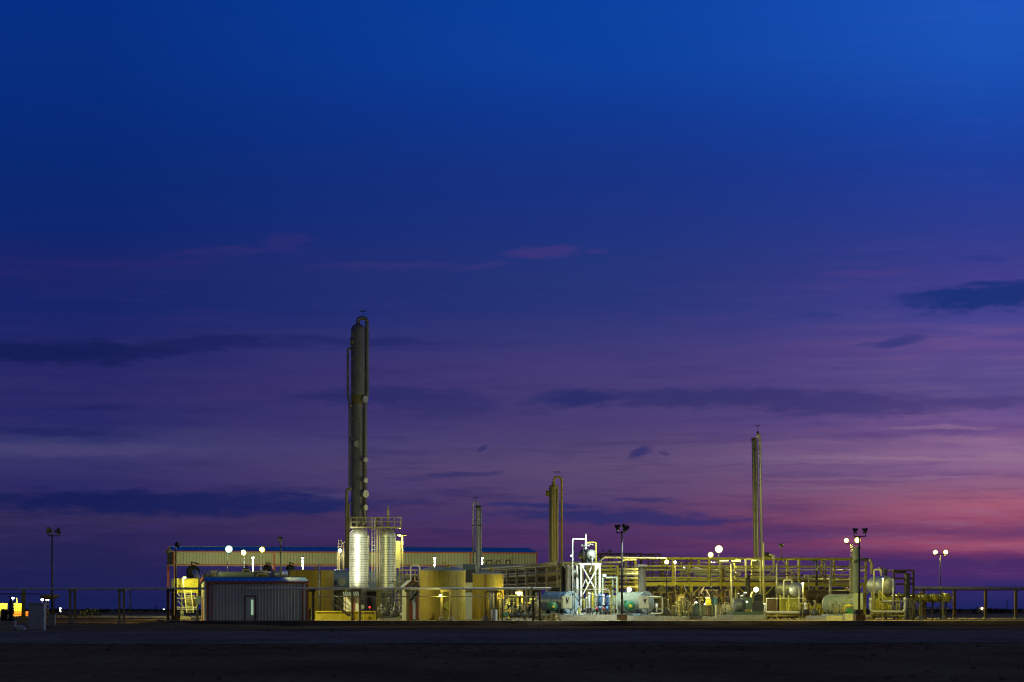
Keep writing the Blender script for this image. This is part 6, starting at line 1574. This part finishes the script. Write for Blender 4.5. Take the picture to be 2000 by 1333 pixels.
q = cw + Vector((.05, 0, 0)); H_ = P(0, 1166, 215).z - cw.z
m = MB().cyl(q, q + Z * (H_ - .3), .15)
for k in (.3, .7, 1.1, 1.45): m.disc(q + Z * k, Z, .26, .08)
m.cyl(q + Z * .55 - U * .7, q + Z * .55 + U * .3, .11); m.disc(q + Z * .55 - U * .7, U, .24, .08); m.cyl(q + Z * 1.25 - U * .6, q + Z * 1.25 + U * .25, .09)
t.part('valve_tree', m, dark)
w_ = MB(); c2 = q + Z * 1.0 - U * .55; pts = [c2 + Vector((math.cos(a * .5236), 0, math.sin(a * .5236))) * .3 for a in range(13)]
for a, b in zip(pts, pts[1:]): w_.bar(a, b, .05)
for a in pts[::3]: w_.bar(c2, a, .03)
t.part('handwheel', w_, dark); t.part('vent_pipe', MB().tube([q + Z * (H_ - .4), q + Z * H_, q + Z * H_ - U * .18], .06, .05), dgrey)
t.part('cellar_box', MB().px(2, 1190, 14, None, 215.4, 1.2, 0, cw.z), dark)
t = T('shelter', 'dark mushroom-roofed shelter on posts left of the leftmost pole', 'shelter', G(97, 300))
q = P(97, 1166, 300); t.part('roof', MB().lathe(q, Z, [(.15, -.32), (.7, -.2), (1.15, .1), (1.15, .16), (.6, .24), (.01, .28)], 24), tan)
for x in (89, 93, 101, 106): t.part('post', MB().px(x - .8, 1168, x + .8, None, 300, .12), rust)
single('far_pipe', MB().cyl(P(-60, 1160.5, 302), P(80, 1160.5, 302), .06), dark, 'thin dark far pipe just under the front pipeline at far left', 'pipe', P(20, 1160.5, 302))
t = T('far_tank_unit', 'small bright yellow-lit far tank unit with a little stack', 'tank', G(35, 420))
t.part('body', MB().px(27, 1179, 42, 1194, 420, 1.2), yel2); t.part('stack', MB().cyl(P(33, 1180, 420), P(33, 1169, 420), .1).cyl(P(33, 1169, 420), P(31, 1169, 420), .08), cream); t.part('dike', MB().px(25, 1194.5, 55, None, 419, .3).px(25, 1198, 56, 1200, 418.9, .1), orange)
t.light(P(27, 1170, 415), SOD, 2600, .3)
t = T('far_tank_unit', 'bright yellow-lit far unit cut by the left picture edge', 'tank', G(4, 420))
t.part('body', MB().px(-20, 1179, 14, 1193, 420, 1.2), yel2); t.part('base', MB().px(-20, 1193, 12, None, 420.2, 1), dark)
t.light(P(5, 1172, 414), SOD, 2200, .3)
def far_lamp(label, x, y, d, w_, em, grp='far lamps at the left site', hz=1.2):
    t = T('far_lamp', label, 'lamp', G(x, d), grp); q = P(x, y, d)
    t.part('post', MB().cyl(G(x, d + .1), q, .05), dgrey); t.part('lens', MB().lathe(q + Z * .1, -Z, [(.05, 0), (M_(w_, d) / 2, .05), (M_(w_, d) / 2, .05 + .08 * hz), (.02, .12 + .1 * hz)], 14), em)
far_lamp('violet-white far lamp beside the bright yellow-lit far tank unit', 25, 1168.5, 410, 7, E_vio)
far_lamp('violet-white far lamp below the left rim of the mushroom roof', 82.5, 1171.5, 410, 5, E_vio)
far_lamp('tiny far lamp under the middle of the mushroom roof', 90, 1171.5, 412, 2.6, E_warm)
far_lamp('tiny far lamp under the right part of the mushroom roof', 94.5, 1171.5, 412, 2.6, E_vio)
far_lamp('tiny warm far lamp at ground level behind the grey cabinet\'s right edge', 87, 1202, 412, 2.4, E_warm)
far_lamp('small pale far lamp just left of the leftmost canopy column', 320, 1190.5, 800, 3.2, E_dim, None)
t = T('far_lamp_cluster', 'far cluster of white lights stacked above each other right of the leftmost pole', 'lamp', G(118, 900), None)
t.part('post', MB().cyl(G(118.3, 900.3), P(118.3, 1188, 900.3), .1), dgrey)
for x, y, s_ in ((118, 1188.8, 1.7), (116.8, 1192.5, 1.1), (118.2, 1194.5, 1.2), (118, 1198, .8)): t.part('lens', MB().ball(P(x, y, 900), M_(s_, 900)), E_dim)
for x, y, lab in ((254, 1152, 'thin utility pole on the plain right of the second twin supports'), (304, 1181, 'tiny far utility pole left of the hall'), (1967, 1173, 'thin far utility pole behind the teal roof at right')):
    d = 420 if x == 254 else 1100
    t = T('utility_pole', lab, 'pole', G(x, d)); t.part('pole', MB().cyl(G(x, d), P(x, y, d), .1 if d < 500 else .14), dark); t.part('crossarm', MB().bar(P(x - 2, y + 2, d), P(x + 2, y + 2, d), .12), dark)
t = T('far_shed', 'long low far building with teal roof at the right edge', 'building', G(1955, 900))
t.part('roof', MB().px(1934, 1190.3, 1977, 1193.5, 900, 9), teal); t.part('wall', MB().px(1936, 1193.6, 1976, None, 900.5, 8), dgrey)
t = T('parked_vehicle', 'far dark vehicle showing two small white lights at right', 'vehicle', G(1916, 640))
t.part('body', MB().px(1908, 1189.5, 1926, 1196, 640, 4.5, 0), dark); t.part('cabin', MB().px(1911, 1186.5, 1921, 1189.4, 640.6, 2.4, 0), dark)
for x in (1911, 1923): t.part('wheel', MB().cyl(P(x, 1196, 639.9), P(x, 1196, 640.3), .42), dgrey)
for x, s_ in ((1918, .22), (1922.5, .12)): t.part('headlight', MB().ball(P(x, 1188.4 - (s_ < .2) * .3, 639.7), s_), E_warm)

# ------------------------------------------------------------------ render settings
scene.view_settings.view_transform = 'Standard'; scene.view_settings.look = 'None'
scene.view_settings.exposure = 0; scene.view_settings.gamma = 1
scene.cycles.max_bounces = 4; scene.cycles.diffuse_bounces = 2; scene.cycles.glossy_bounces = 3
scene.cycles.caustics_reflective = False; scene.cycles.caustics_refractive = False
scene.cycles.sample_clamp_indirect = 4
scene.cycles.use_denoising = True
scene.cycles.pixel_filter_type = 'BLACKMAN_HARRIS'; scene.cycles.filter_width = 1.25


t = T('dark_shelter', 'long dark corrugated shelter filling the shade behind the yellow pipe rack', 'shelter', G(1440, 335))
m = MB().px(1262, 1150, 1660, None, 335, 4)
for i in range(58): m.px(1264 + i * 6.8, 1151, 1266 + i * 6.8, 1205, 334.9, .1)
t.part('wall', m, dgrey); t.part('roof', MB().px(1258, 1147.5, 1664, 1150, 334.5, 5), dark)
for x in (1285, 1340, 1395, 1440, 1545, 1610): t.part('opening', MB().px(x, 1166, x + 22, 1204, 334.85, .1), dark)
